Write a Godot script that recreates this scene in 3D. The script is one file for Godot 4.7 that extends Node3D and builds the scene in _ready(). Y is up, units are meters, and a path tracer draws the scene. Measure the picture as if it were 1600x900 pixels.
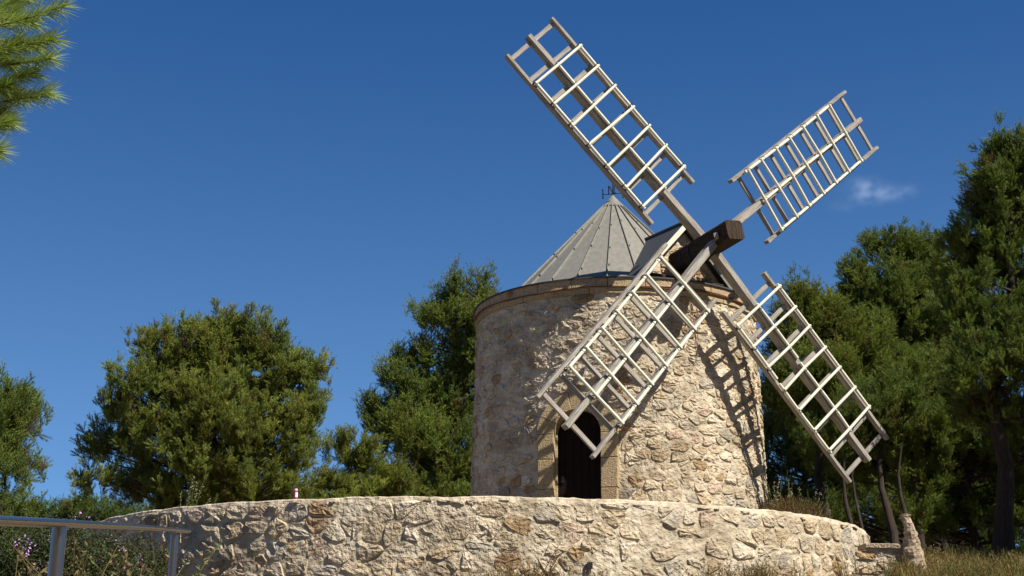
extends Node3D
# A stone tower mill behind a round terrace wall, pines around it, seen from the path below.
# Measures are metres from the eye: x right, y up, z away from the eye; P() turns them into Godot's axes with the ground near the eye below zero.

const EYE := 1.6
const TX := 2.4437
const TZ := 30.6819
const CORNICE := 7.911
const WX := -0.70
const WZ := 31.5825
const WR := 8.76
const WTOP := 2.7
const FLOOR := 2.3
const DOOR_AZ := -0.328

var rng := RandomNumberGenerator.new()
var M := {}
var fn := FastNoiseLite.new()
var fn2 := FastNoiseLite.new()


func P(x: float, y: float, z: float) -> Vector3:
	return Vector3(x, y + EYE, -z)


func D(x: float, y: float, z: float) -> Vector3:
	return Vector3(x, y, -z)


# ---------------------------------------------------------------- mesh helpers
class MB:
	var v := PackedVector3Array()
	var n := PackedVector3Array()
	var t := PackedVector2Array()
	var c := PackedColorArray()
	var tint := Color.WHITE

	func one(p: Vector3, nn: Vector3, uv: Vector2) -> void:
		v.append(p)
		n.append(nn)
		t.append(uv)
		c.append(tint)

	func tri(a: Vector3, b: Vector3, d: Vector3, out: Vector3, ta := Vector2.ZERO, tb := Vector2.ZERO, td := Vector2.ZERO) -> void:
		var g := (b - a).cross(d - a)
		if g.length_squared() < 1e-18:
			return
		g = g.normalized()
		if g.dot(out) < 0.0:
			one(a, -g, ta)
			one(b, -g, tb)
			one(d, -g, td)
		else:
			one(a, g, ta)
			one(d, g, td)
			one(b, g, tb)

	func quad(a: Vector3, b: Vector3, d: Vector3, e: Vector3, out: Vector3, ta := Vector2.ZERO, tb := Vector2.ZERO, td := Vector2.ZERO, te := Vector2.ZERO) -> void:
		tri(a, b, d, out, ta, tb, td)
		tri(a, d, e, out, ta, td, te)

	func stri(a: Vector3, b: Vector3, d: Vector3, na: Vector3, nb: Vector3, nd: Vector3, ta := Vector2.ZERO, tb := Vector2.ZERO, td := Vector2.ZERO) -> void:
		var g := (b - a).cross(d - a)
		if g.length_squared() < 1e-18:
			return
		if g.dot(na + nb + nd) < 0.0:
			one(a, na, ta)
			one(b, nb, tb)
			one(d, nd, td)
		else:
			one(a, na, ta)
			one(d, nd, td)
			one(b, nb, tb)

	func box(o: Vector3, x: Vector3, y: Vector3, z: Vector3) -> void:  # half axes
		for s in [-1.0, 1.0]:
			quad(o + z * s - x - y, o + z * s + x - y, o + z * s + x + y, o + z * s - x + y, z * s)
			quad(o + y * s - x - z, o + y * s + x - z, o + y * s + x + z, o + y * s - x + z, y * s)
			quad(o + x * s - y - z, o + x * s + y - z, o + x * s + y + z, o + x * s - y + z, x * s)

	# a squared bar with chamfered edges; s is its width direction
	func bar(a: Vector3, b: Vector3, s: Vector3, w0: float, h0: float, w1: float, h1: float, ch := 0.008) -> void:
		var ax := (b - a).normalized()
		s = (s - ax * s.dot(ax)).normalized()
		var u := ax.cross(s)
		var L := a.distance_to(b)
		var ring := func(o: Vector3, w: float, h: float) -> Array:
			var r := []
			for q in [[1, 1], [-1, 1], [-1, -1], [1, -1]]:
				var k1 := Vector2(q[0] * w / 2, q[1] * (h / 2 - ch))
				var k2 := Vector2(q[0] * (w / 2 - ch), q[1] * h / 2)
				for k in ([k1, k2] if q[0] * q[1] > 0 else [k2, k1]):
					r.append(o + s * k.x + u * k.y)
			return r
		var A: Array = ring.call(a, w0, h0)
		var B: Array = ring.call(b, w1, h1)
		var per := 0.0
		for i in 8:
			var j := (i + 1) % 8
			var e := (A[i] as Vector3).distance_to(A[j])
			var mid: Vector3 = (A[i] + A[j]) / 2.0 - a
			quad(A[i], A[j], B[j], B[i], mid, Vector2(per, 0), Vector2(per + e, 0), Vector2(per + e, L), Vector2(per, L))
			per += e
			var m := Vector2(0.3, 0.3)
			tri(a, A[i], A[j], -ax, m, m + Vector2((A[i] - a).dot(s), (A[i] - a).dot(u)), m + Vector2((A[j] - a).dot(s), (A[j] - a).dot(u)))
			tri(b, B[i], B[j], ax, m, m + Vector2((B[i] - b).dot(s), (B[i] - b).dot(u)), m + Vector2((B[j] - b).dot(s), (B[j] - b).dot(u)))

	func tube(pts: Array, radii: Array, sides := 6, caps := true) -> void:
		var k := pts.size()
		var t0: Vector3 = (pts[1] - pts[0]).normalized()
		var s := t0.cross(Vector3.UP if absf(t0.y) < 0.9 else Vector3.RIGHT).normalized()
		var rings := []
		var norms := []
		var along := 0.0
		var lens := []
		for i in k:
			var ta: Vector3 = (pts[mini(i + 1, k - 1)] - pts[maxi(i - 1, 0)]).normalized()
			s = (s - ta * s.dot(ta)).normalized()
			var u := ta.cross(s)
			var r := []
			var nn := []
			for j in sides + 1:
				var an := TAU * j / sides
				var d := s * cos(an) + u * sin(an)
				r.append(pts[i] + d * radii[i])
				nn.append(d)
			rings.append(r)
			norms.append(nn)
			if i > 0:
				along += (pts[i] as Vector3).distance_to(pts[i - 1])
			lens.append(along)
		for i in k - 1:
			for j in sides:
				var a: Vector3 = rings[i][j]
				var b: Vector3 = rings[i][j + 1]
				var c2: Vector3 = rings[i + 1][j + 1]
				var d2: Vector3 = rings[i + 1][j]
				var u0: float = TAU * radii[i] * j / sides
				var u1: float = TAU * radii[i] * (j + 1) / sides
				stri(a, b, c2, norms[i][j], norms[i][j + 1], norms[i + 1][j + 1], Vector2(u0, lens[i]), Vector2(u1, lens[i]), Vector2(u1, lens[i + 1]))
				stri(a, c2, d2, norms[i][j], norms[i + 1][j + 1], norms[i + 1][j], Vector2(u0, lens[i]), Vector2(u1, lens[i + 1]), Vector2(u0, lens[i + 1]))
		if caps:
			for j in sides:
				tri(pts[0], rings[0][j], rings[0][j + 1], pts[0] - pts[1])
				tri(pts[k - 1], rings[k - 1][j], rings[k - 1][j + 1], pts[k - 1] - pts[k - 2])

	func mesh(shift := Vector3.ZERO) -> ArrayMesh:
		var vv := v.duplicate()
		if shift != Vector3.ZERO:
			for i in vv.size():
				vv[i] -= shift
		var a := []
		a.resize(Mesh.ARRAY_MAX)
		a[Mesh.ARRAY_VERTEX] = vv
		a[Mesh.ARRAY_NORMAL] = n
		a[Mesh.ARRAY_TEX_UV] = t
		a[Mesh.ARRAY_COLOR] = c
		var m := ArrayMesh.new()
		m.add_surface_from_arrays(Mesh.PRIMITIVE_TRIANGLES, a)
		return m

	func base() -> Vector3:
		var lo := v[0]
		var hi := v[0]
		for p in v:
			lo = lo.min(p)
			hi = hi.max(p)
		return Vector3((lo.x + hi.x) / 2, lo.y, (lo.z + hi.z) / 2)


func where(n: Node) -> Vector3:
	var p := Vector3.ZERO
	while n != self and n != null:
		p += (n as Node3D).position
		n = n.get_parent()
	return p


func build(mb: MB, called: String, mat: Material, parent: Node = null) -> MeshInstance3D:
	var o := MeshInstance3D.new()
	o.name = called
	var b := mb.base()
	o.mesh = mb.mesh(b)
	o.material_override = mat
	o.mesh.surface_set_material(0, mat)
	(parent if parent else self).add_child(o, true)
	o.position = b - where(parent if parent else self)
	return o


func numbered(called: String) -> String:
	if not has_node(NodePath(called)):
		return called
	var k := 1
	while has_node(NodePath("%s_%03d" % [called, k])):
		k += 1
	return "%s_%03d" % [called, k]


func tag(o: Node, label: String, category := "", group := "") -> Node:
	o.set_meta("label", label)
	if category:
		o.set_meta("category", category)
	if group:
		o.set_meta("group", group)
	return o


func thing(called: String, label: String, category: String, at: Vector3, group := "") -> Node3D:
	var o := Node3D.new()
	o.name = numbered(called)
	add_child(o)
	o.position = at
	tag(o, label, category, group)
	return o


func part(called: String, parent: Node, at: Vector3) -> Node3D:
	var o := Node3D.new()
	o.name = called
	parent.add_child(o, true)
	o.position = at - where(parent)
	return o


func structure(o: Node) -> Node:
	o.set_meta("kind", "structure")
	return o


func stuff(o: Node) -> Node:
	o.set_meta("kind", "stuff")
	return o


# ---------------------------------------------------------------- materials
func noise_tex(freq: float, oct: int, lo: Color, hi: Color, size := 512, kind := FastNoiseLite.TYPE_SIMPLEX_SMOOTH, mid = null, sd := 0) -> NoiseTexture2D:
	var t := NoiseTexture2D.new()
	t.width = size
	t.height = size
	t.seamless = true
	var f := FastNoiseLite.new()
	f.noise_type = kind
	f.seed = sd
	f.frequency = freq
	f.fractal_octaves = oct
	t.noise = f
	var g := Gradient.new()
	g.set_color(0, lo)
	g.set_color(1, hi)
	g.set_offset(0, 0.18)
	g.set_offset(1, 0.82)
	if mid != null:
		g.add_point(0.5, mid)
	t.color_ramp = g
	return t


func lin(r: float, g: float, b: float) -> Color:
	return Color(r, g, b).linear_to_srgb()


func mat(called: String, c: Color, rough := 0.9) -> StandardMaterial3D:
	var m := StandardMaterial3D.new()
	m.resource_name = called
	m.albedo_color = c
	m.roughness = rough
	m.metallic_specular = 0.3
	M[called] = m
	return m


func tri_map(m: StandardMaterial3D, tex: Texture2D, per_metre: float, height: Texture2D = null, cm := 0.0) -> void:
	m.albedo_texture = tex
	m.uv1_triplanar = true
	m.uv1_world_triplanar = true
	m.uv1_scale = Vector3.ONE * per_metre
	if height:
		m.heightmap_enabled = true
		m.heightmap_texture = height
		m.heightmap_scale = cm


func streak_tex(sd: int, lo: Color, hi: Color) -> ImageTexture:
	# grain: fine across u, long along v
	var f := FastNoiseLite.new()
	f.seed = sd
	f.frequency = 0.02
	f.fractal_octaves = 3
	var im := Image.create(256, 256, false, Image.FORMAT_RGB8)
	for y in 256:
		for x in 256:
			var a := TAU * x / 256.0
			var b := TAU * y / 256.0
			var k := f.get_noise_3d(cos(a) * 240 + cos(b) * 26, sin(a) * 240 + sin(b) * 26, cos(b) * 20) * 0.5 + 0.5
			var q := f.get_noise_3d(cos(a) * 700 + 90, sin(a) * 700, sin(b) * 70) * 0.5 + 0.5
			k = clampf((k * 0.6 + q * 0.4 - 0.28) / 0.44, 0, 1)
			im.set_pixel(x, y, lo.lerp(hi, k))
	return ImageTexture.create_from_image(im)


func materials() -> void:
	var mottled := noise_tex(0.018, 6, Color(0.84, 0.815, 0.775), Color(1, 1, 1), 512, FastNoiseLite.TYPE_SIMPLEX_SMOOTH, Color(0.95, 0.94, 0.92), 3)
	var rough_h := noise_tex(0.022, 6, Color.BLACK, Color.WHITE, 512, FastNoiseLite.TYPE_SIMPLEX_SMOOTH, null, 11)
	var gritty := noise_tex(0.06, 5, Color.BLACK, Color.WHITE, 512, FastNoiseLite.TYPE_PERLIN, null, 5)
	var m := mat("stone", Color.WHITE, 0.95)
	m.vertex_color_use_as_albedo = true
	tri_map(m, mottled, 1.1, rough_h, 2.2)
	m = mat("mortar", lin(0.60, 0.53, 0.41), 0.97)
	tri_map(m, mottled, 0.55, rough_h, 3.0)
	var stains := noise_tex(0.011, 5, Color(0.80, 0.785, 0.76), Color(1, 1, 1), 512, FastNoiseLite.TYPE_SIMPLEX_SMOOTH, Color(0.985, 0.98, 0.97), 33)
	for k in ["stone", "mortar"]:
		m = M[k]
		m.detail_enabled = true
		m.detail_albedo = stains
		m.detail_blend_mode = BaseMaterial3D.BLEND_MODE_MUL
		m.detail_uv_layer = BaseMaterial3D.DETAIL_UV_2
		m.uv2_triplanar = true
		m.uv2_world_triplanar = true
		m.uv2_scale = Vector3.ONE * 0.21
	m = mat("sandstone", lin(0.46, 0.36, 0.225), 0.95)
	m.vertex_color_use_as_albedo = true
	tri_map(m, mottled, 1.3, gritty, 1.2)
	m = mat("timber", Color.WHITE, 0.9)
	m.albedo_texture = streak_tex(4, lin(0.115, 0.10, 0.083), lin(0.52, 0.48, 0.42))
	m.uv1_scale = Vector3(3.5, 0.7, 1)
	m.heightmap_enabled = true
	m.heightmap_texture = m.albedo_texture
	m.heightmap_scale = 0.4
	m = mat("old_timber", Color.WHITE, 0.9)
	m.albedo_texture = streak_tex(9, lin(0.012, 0.008, 0.006), lin(0.085, 0.058, 0.038))
	m.uv1_scale = Vector3(1.6, 0.8, 1)
	m.heightmap_enabled = true
	m.heightmap_texture = m.albedo_texture
	m.heightmap_scale = 3.0
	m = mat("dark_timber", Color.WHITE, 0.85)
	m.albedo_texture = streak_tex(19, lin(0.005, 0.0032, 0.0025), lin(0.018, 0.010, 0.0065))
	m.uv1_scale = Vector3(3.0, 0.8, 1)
	m = mat("white_paint", Color.WHITE, 0.55)
	m.albedo_texture = streak_tex(14, lin(0.56, 0.55, 0.43), lin(0.74, 0.72, 0.58))
	m.uv1_scale = Vector3(3.0, 0.35, 1)
	m = mat("zinc", lin(0.25, 0.243, 0.212), 0.55)
	m.metallic = 0.15
	tri_map(m, noise_tex(0.03, 5, Color(0.88, 0.87, 0.85), Color(1, 1, 1), 512, FastNoiseLite.TYPE_SIMPLEX_SMOOTH, null, 21), 0.4)
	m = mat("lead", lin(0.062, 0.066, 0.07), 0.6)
	m = mat("iron", lin(0.015, 0.016, 0.022), 0.6)
	m = mat("cable", lin(0.14, 0.05, 0.022), 0.6)
	m = mat("steel", lin(0.27, 0.245, 0.22), 0.26)
	m.metallic = 1.0
	m = mat("bark", Color.WHITE, 0.95)
	m.albedo_texture = streak_tex(31, lin(0.014, 0.010, 0.008), lin(0.085, 0.064, 0.05))
	m.uv1_scale = Vector3(3.0, 0.9, 1)
	m.heightmap_enabled = true
	m.heightmap_texture = m.albedo_texture
	m.heightmap_scale = 3.0
	m = mat("twig", lin(0.085, 0.065, 0.045), 0.9)
	m = mat("needle", lin(0.195, 0.232, 0.050), 0.55)
	m.vertex_color_use_as_albedo = true
	m.backlight_enabled = true
	m.backlight = lin(0.36, 0.44, 0.10)
	m = mat("long_needle", lin(0.30, 0.365, 0.095), 0.5)
	m.vertex_color_use_as_albedo = true
	m.backlight_enabled = true
	m.backlight = lin(0.5, 0.6, 0.2)
	m = mat("leaf", lin(0.82, 0.82, 0.82), 0.6)
	m.vertex_color_use_as_albedo = true
	m.backlight_enabled = true
	m.backlight = lin(0.30, 0.33, 0.12)
	m = mat("soil", lin(0.17, 0.135, 0.085), 0.97)
	tri_map(m, mottled, 0.3, rough_h, 8.0)
	m = mat("earth", lin(0.34, 0.27, 0.18), 0.97)
	tri_map(m, mottled, 0.3, rough_h, 8.0)
	m = mat("magenta", lin(0.34, 0.012, 0.13), 0.35)
	m = mat("label_white", lin(0.62, 0.66, 0.74), 0.5)
	m = mat("pale_pink", lin(0.75, 0.52, 0.60), 0.4)


# ---------------------------------------------------------------- masonry
func tower_r(y: float) -> float:
	return 3.281 + 0.0241 * (6.711 - y)


func tower_p(s: float, y: float, d: float) -> Vector3:
	var az := s / 3.3
	var r := tower_r(y) + d
	return P(TX + r * sin(az), y, TZ - r * cos(az))


func wall_p(s: float, y: float, d: float) -> Vector3:
	var az := s / WR
	return P(WX + (WR + d) * sin(az), y, WZ - (WR + d) * cos(az))


func clip_poly(poly: PackedVector2Array, o: Vector2, d: Vector2) -> PackedVector2Array:
	var out := PackedVector2Array()
	var k := poly.size()
	for i in k:
		var a := poly[i]
		var b := poly[(i + 1) % k]
		var da := (a - o).dot(d)
		var db := (b - o).dot(d)
		if da <= 0.0:
			out.append(a)
		if (da < 0.0 and db > 0.0) or (da > 0.0 and db < 0.0):
			out.append(a.lerp(b, da / (da - db)))
	return out


# Cells of an irregular rubble face: an array of polygons in (s, y).
func rubble(s0: float, s1: float, y0: float, y1: float, mw: float, mh: float, gap: float, sd: int) -> Array:
	rng.seed = sd
	var pts := PackedVector2Array()
	var y := y0
	while y < y1:
		var rh := mh * rng.randf_range(0.75, 1.3)
		var s := s0 + rng.randf() * mw - mw
		while s < s1:
			var w := mw * rng.randf_range(0.38, 1.8)
			pts.append(Vector2(s + w / 2, y + rh / 2 + rng.randf_range(-0.45, 0.45) * mh))
			s += w
		y += rh
	var k := mw / mh
	var cells := []
	for i in pts.size():
		var p := pts[i]
		var poly := PackedVector2Array([Vector2(p.x - mw, p.y - mh), Vector2(p.x + mw, p.y - mh), Vector2(p.x + mw, p.y + mh), Vector2(p.x - mw, p.y + mh)])
		poly = clip_poly(poly, Vector2(p.x, y1), Vector2(0, 1))
		poly = clip_poly(poly, Vector2(p.x, y0), Vector2(0, -1))
		for j in pts.size():
			var q := pts[j]
			if i == j or absf(q.x - p.x) > 2.4 * mw or absf(q.y - p.y) > 2.4 * mh:
				continue
			var d := q - p
			poly = clip_poly(poly, (p + q) / 2.0, Vector2(d.x / (k * k), d.y))
			if poly.size() < 3:
				break
		if poly.size() < 3:
			continue
		var cen := Vector2.ZERO
		for a in poly:
			cen += a
		cen /= poly.size()
		var keep := PackedVector2Array()
		for a in poly:
			var r := a - cen
			var L := r.length()
			if L > gap * 1.5:
				keep.append(cen + r * (1.0 - gap * rng.randf_range(0.7, 1.5) / L))
		if keep.size() < 3:
			continue
		# cut the corners once, unevenly
		var cut := PackedVector2Array()
		for a in keep.size():
			var b := keep[(a + 1) % keep.size()]
			if keep[a].distance_to(b) < 0.03:
				cut.append(keep[a])
				continue
			cut.append(keep[a].lerp(b, rng.randf_range(0.1, 0.3)) + Vector2(rng.randf_range(-1, 1), rng.randf_range(-1, 1)) * 0.008)
			cut.append(keep[a].lerp(b, rng.randf_range(0.7, 0.9)) + Vector2(rng.randf_range(-1, 1), rng.randf_range(-1, 1)) * 0.008)
		cells.append(cut)
	return cells


func poly_area(p: PackedVector2Array) -> float:
	var a := 0.0
	for i in p.size():
		a += p[i].cross(p[(i + 1) % p.size()])
	return absf(a) / 2


func centre(p: PackedVector2Array) -> Vector2:
	var c := Vector2.ZERO
	for a in p:
		c += a
	return c / p.size()


# One rubble stone on a curved face: a sunk rim, a broken front with its own tilt and bumps.
func stone_shape(mb: MB, poly: PackedVector2Array, map: Callable, proud: float) -> void:
	var c := centre(poly)
	var k := poly.size()
	var tilt := Vector2(rng.randf_range(-0.11, 0.11), rng.randf_range(-0.16, 0.10))
	var rough := 0.011 + 0.012 * rng.randf()
	var cp: Vector3 = map.call(c.x, c.y, 0.0)
	var out: Vector3 = (map.call(c.x, c.y, 1.0) - cp).normalized()
	var r0 := []
	var r1 := []
	var r2 := []
	var off := Vector2(rng.randf_range(-0.2, 0.2), rng.randf_range(-0.2, 0.2))
	for a in poly:
		var r := a - c
		r0.append(map.call(a.x, a.y, -0.024))
		var b := c + r * rng.randf_range(0.86, 0.96)
		r1.append(map.call(b.x, b.y, maxf(-0.010, proud * 0.62 + tilt.dot(r) * 0.8 + rng.randf_range(-1, 1) * rough)))
		b = c + r * rng.randf_range(0.42, 0.66) + Vector2(off.x * absf(r.x), off.y * absf(r.y))
		r2.append(map.call(b.x, b.y, proud + tilt.dot(r) * 0.5 + rng.randf_range(-1, 1) * rough))
	var top: Vector3 = map.call(c.x + off.x * 0.05, c.y, proud + rng.randf_range(-0.5, 1) * rough)
	for i in k:
		var j := (i + 1) % k
		var side: Vector3 = out * 0.3 + ((r0[i] + r0[j]) / 2.0 - cp).normalized()
		mb.quad(r0[i], r0[j], r1[j], r1[i], side)
		mb.quad(r1[i], r1[j], r2[j], r2[i], out)
		mb.tri(top, r2[i], r2[j], out)


func stone_tint() -> Color:
	var pal := [Color(0.54, 0.45, 0.325), Color(0.48, 0.375, 0.25), Color(0.45, 0.395, 0.315), Color(0.50, 0.385, 0.28), Color(0.60, 0.515, 0.39), Color(0.53, 0.435, 0.305), Color(0.40, 0.275, 0.155)]
	var r := rng.randf()
	var k := 0 if r < 0.30 else 1 if r < 0.42 else 2 if r < 0.52 else 3 if r < 0.58 else 4 if r < 0.78 else 5 if r < 0.94 else 6
	var c: Color = pal[k]
	var v := rng.randf_range(0.96, 1.18)
	return Color(c.r * v, c.g * v * 1.04, c.b * v * 1.09)


# A prism with bevelled front edges on a face map: dressed blocks.
func block_shape(mb: MB, poly: PackedVector2Array, map: Callable, d0: float, d1: float, bev: float) -> void:
	var c := centre(poly)
	var cp: Vector3 = map.call(c.x, c.y, d1)
	var out: Vector3 = (map.call(c.x, c.y, d1 + 1.0) - cp).normalized()
	var pts := PackedVector2Array()
	for i in poly.size():  # finer edges, so that blocks follow the curve
		var a := poly[i]
		var b := poly[(i + 1) % poly.size()]
		var steps := maxi(1, int(a.distance_to(b) / 0.16))
		for s in steps:
			pts.append(a.lerp(b, float(s) / steps))
	var k := pts.size()
	var b0 := []
	var b1 := []
	var b2 := []
	for a in pts:
		var r := a - c
		var ins := r * (1.0 - bev / maxf(r.length(), 0.02))
		b0.append(map.call(a.x, a.y, d0))
		b1.append(map.call(a.x, a.y, d1 - bev * rng.randf_range(0.6, 1.3)))
		b2.append(map.call(c.x + ins.x, c.y + ins.y, d1))
	for i in k:
		var j := (i + 1) % k
		var side: Vector3 = ((b1[i] + b1[j]) / 2.0 - cp).normalized()
		side -= out * side.dot(out)
		mb.quad(b0[i], b0[j], b1[j], b1[i], side)
		mb.quad(b1[i], b1[j], b2[j], b2[i], side + out * 0.5)
		mb.tri(cp, b2[i], b2[j], out)


# Lays the rubble cells of a face: the 300 largest in view as stones, the rest as one part.
func lay_stones(cells: Array, map: Callable, parent: Node, most: int, skip: Callable, p_lo: float, p_hi: float, seen: Callable) -> void:
	var order := []
	for c in cells:
		var o := centre(c)
		if skip.call(o):
			continue
		if rng.randf() < 0.10:
			continue
		order.append([poly_area(c) * seen.call(o), c])
	order.sort_custom(func(a, b): return a[0] > b[0])
	var rest := MB.new()
	for i in order.size():
		var mb: MB = MB.new() if i < most else rest
		mb.tint = stone_tint()
		stone_shape(mb, order[i][1], map, rng.randf_range(p_lo, p_hi))
		if i < most:
			build(mb, "stone", M.stone, parent)
	if rest.v.size():
		stuff(build(rest, "small_stones", M.stone, parent))


func rough_d(p: Vector3) -> float:
	return fn.get_noise_3dv(p * 100.0) * 0.014 + fn2.get_noise_3dv(p * 100.0) * 0.011


# ---------------------------------------------------------------- the mill
func in_door(s: float, y: float, grow: float) -> bool:
	var x := s - DOOR_AZ * 3.3
	var w := 0.87 + grow
	if y < 4.57:
		return absf(x) < w
	return Vector2(x, y - 4.57).length() < w


func windmill() -> void:
	var mill := thing("windmill", "round stone windmill with grey cone roof and four lattice sails", "windmill", P(TX, FLOOR, TZ))
	# wall
	var wall := MB.new()
	var azs := []
	var a := -180.0
	while a < 180.0:
		azs.append(a)
		a += 1.1 if a > -110 and a < 105 else 6.0
	azs.append(180.0)
	var ys := []
	for i in 76:
		ys.append(lerpf(FLOOR - 0.2, 7.62, i / 75.0))
	var grid := []
	for az in azs:
		var col := []
		for y in ys:
			var s: float = deg_to_rad(az) * 3.3
			var p := tower_p(s, y, 0.0)
			col.append(tower_p(s, y, rough_d(p) - 0.004))
		grid.append(col)
	grid[grid.size() - 1] = grid[0]
	for i in azs.size() - 1:
		for j in ys.size() - 1:
			var s: float = deg_to_rad((azs[i] + azs[i + 1]) / 2) * 3.3
			var y: float = (ys[j] + ys[j + 1]) / 2
			if in_door(s, y, -0.10):
				continue
			var out := D(sin(s / 3.3), 0, -cos(s / 3.3))
			wall.quad(grid[i][j], grid[i + 1][j], grid[i + 1][j + 1], grid[i][j + 1], out)
	var w := build(wall, "wall", M.mortar, mill)
	var cells := rubble(-5.9, 5.7, 2.9, 7.57, 0.33, 0.20, 0.010, 41)
	lay_stones(cells, tower_p, w, 300, func(o: Vector2): return in_door(o.x, o.y, 0.10), -0.006, 0.031, func(o: Vector2): return 0.0 if o.y < 3.25 else maxf(0.0, cos(o.x / 3.3 + 0.08)))
	# inside of the wall, dark behind the door
	var inner := MB.new()
	for i in 24:
		var a0 := TAU * i / 24
		var a1 := TAU * (i + 1) / 24
		var r := 2.55
		inner.quad(P(TX + r * sin(a0), FLOOR, TZ - r * cos(a0)), P(TX + r * sin(a1), FLOOR, TZ - r * cos(a1)), P(TX + r * sin(a1), 7.6, TZ - r * cos(a1)), P(TX + r * sin(a0), 7.6, TZ - r * cos(a0)), D(-sin(a0), 0, cos(a0)))
	build(inner, "inner_wall", M.mortar, mill)

	# door surround of dressed blocks
	var surround := part("door_surround", mill, tower_p(DOOR_AZ * 3.3, FLOOR, 0))
	var dmap := func(x: float, y: float, d: float) -> Vector3:
		return tower_p(DOOR_AZ * 3.3, y, d) + D(cos(-0.30), 0, sin(-0.30)) * x
	rng.seed = 7
	for side in [-1.0, 1.0]:
		var y := FLOOR
		for h in [0.62, 0.5, 0.62, 0.53]:
			var mb := MB.new()
			var v := rng.randf_range(0.86, 1.08)
			mb.tint = Color(v, v * rng.randf_range(0.96, 1.02), v * rng.randf_range(0.9, 1.05))
			var wo := 0.87 + rng.randf_range(-0.03, 0.03)
			block_shape(mb, PackedVector2Array([Vector2(side * 0.505, y + 0.004), Vector2(side * wo, y + 0.004), Vector2(side * wo, y + h - 0.004), Vector2(side * 0.505, y + h - 0.004)]), dmap, -0.5, 0.028 + rng.randf() * 0.008, 0.014)
			build(mb, "dressed_block", M.sandstone, surround)
			y += h
	for i in 7:
		var mb := MB.new()
		var v := rng.randf_range(0.84, 1.06)
		mb.tint = Color(v, v * rng.randf_range(0.96, 1.02), v * rng.randf_range(0.9, 1.05))
		var poly := PackedVector2Array()
		var a0 := PI * i / 7.0 + 0.006
		var a1 := PI * (i + 1) / 7.0 - 0.006
		for k in 5:
			var an := lerpf(a0, a1, k / 4.0)
			poly.append(Vector2(cos(an), sin(an)) * 0.505 + Vector2(0, 4.57))
		for k in 5:
			var an := lerpf(a1, a0, k / 4.0)
			poly.append(Vector2(cos(an), sin(an)) * 0.875 + Vector2(0, 4.57))
		block_shape(mb, poly, dmap, -0.5, 0.028 + rng.randf() * 0.008, 0.012)
		build(mb, "arch_stone", M.sandstone, surround)
	# a narrow rebate that the light catches, along the inner edge
	var reb := MB.new()
	for side in [-1.0, 1.0]:
		var pts := []
		for q in [[FLOOR, -0.16], [4.57, -0.16]]:
			pts.append(dmap.call(side * 0.495, q[0], q[1]))
		reb.bar(pts[0], pts[1], dmap.call(1, 3, 0) - dmap.call(0, 3, 0), 0.05, 0.05, 0.05, 0.05, 0.012)
	build(reb, "rebate", M.sandstone, surround)
	# door of planks
	var door := part("door", mill, tower_p(DOOR_AZ * 3.3, FLOOR, -0.36))
	tag(door, "dark brown plank door")
	var o0 := tower_p(DOOR_AZ * 3.3, FLOOR, -0.36)
	var dx: Vector3 = (dmap.call(0.1, FLOOR, 0) - dmap.call(-0.1, FLOOR, 0)).normalized()
	var dout := D(sin(DOOR_AZ), 0, -cos(DOOR_AZ))
	for i in 6:
		var x0 := -0.5 + i / 6.0 + 0.004
		var x1 := x0 + 1.0 / 6.0 - 0.008
		var mb := MB.new()
		var h0 := 2.27 + sqrt(maxf(0.0, 0.505 * 0.505 - x0 * x0)) * 0.99
		var h1 := 2.27 + sqrt(maxf(0.0, 0.505 * 0.505 - x1 * x1)) * 0.99
		var k0 := rng.randf_range(-0.004, 0.004)
		var q := [o0 + dx * x0, o0 + dx * x1, o0 + dx * x1 + Vector3(0, h1, 0), o0 + dx * x0 + Vector3(0, h0, 0)]
		var f := dout * (0.02 + k0)
		mb.quad(q[0] + f, q[1] + f, q[2] + f, q[3] + f, dout, Vector2(x0, 0), Vector2(x1, 0), Vector2(x1, h1), Vector2(x0, h0))
		for e in 4:
			var e2 := (e + 1) % 4
			mb.quad(q[e] + f, q[e2] + f, q[e2] - dout * 0.02, q[e] - dout * 0.02, (q[e] + q[e2]) / 2.0 - (o0 + Vector3(0, 1.2, 0) + dx * (x0 + x1) / 2))
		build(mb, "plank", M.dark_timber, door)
	var lock := MB.new()
	lock.box(o0 + dx * -0.40 + Vector3(0, 1.36, 0) + dout * 0.035, dx * 0.03, Vector3(0, 0.08, 0), dout * 0.012)
	lock.tube([o0 + dx * -0.40 + Vector3(0, 1.38, 0) + dout * 0.04, o0 + dx * -0.40 + Vector3(0, 1.38, 0) + dout * 0.09], [0.018, 0.018], 8)
	build(lock, "handle", M.iron, door)

	# cornice: a tall course over a thin one
	rng.seed = 17
	var cornice := part("cornice", mill, P(TX, 7.56, TZ))
	for course in 2:
		var y0 := 7.685 if course else 7.565
		var y1 := 7.905 if course else 7.683
		var reach := 0.072 if course else 0.045
		var n := 26
		for i in n:
			var s0 := (i + (0.5 if course else 0.0) - n / 2.0) * TAU * 3.3 / n
			var s1 := s0 + TAU * 3.3 / n
			var mb := MB.new()
			var v := rng.randf_range(0.86, 1.1)
			mb.tint = Color(v, v * rng.randf_range(0.97, 1.02), v * rng.randf_range(0.92, 1.08))
			block_shape(mb, PackedVector2Array([Vector2(s0 + 0.005, y0), Vector2(s1 - 0.005, y0), Vector2(s1 - 0.005, y1), Vector2(s0 + 0.005, y1)]), tower_p, -0.55, reach + rng.randf_range(-0.004, 0.004), 0.012)
			build(mb, "cornice_stone", M.sandstone, cornice)
	var cab := MB.new()
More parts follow.
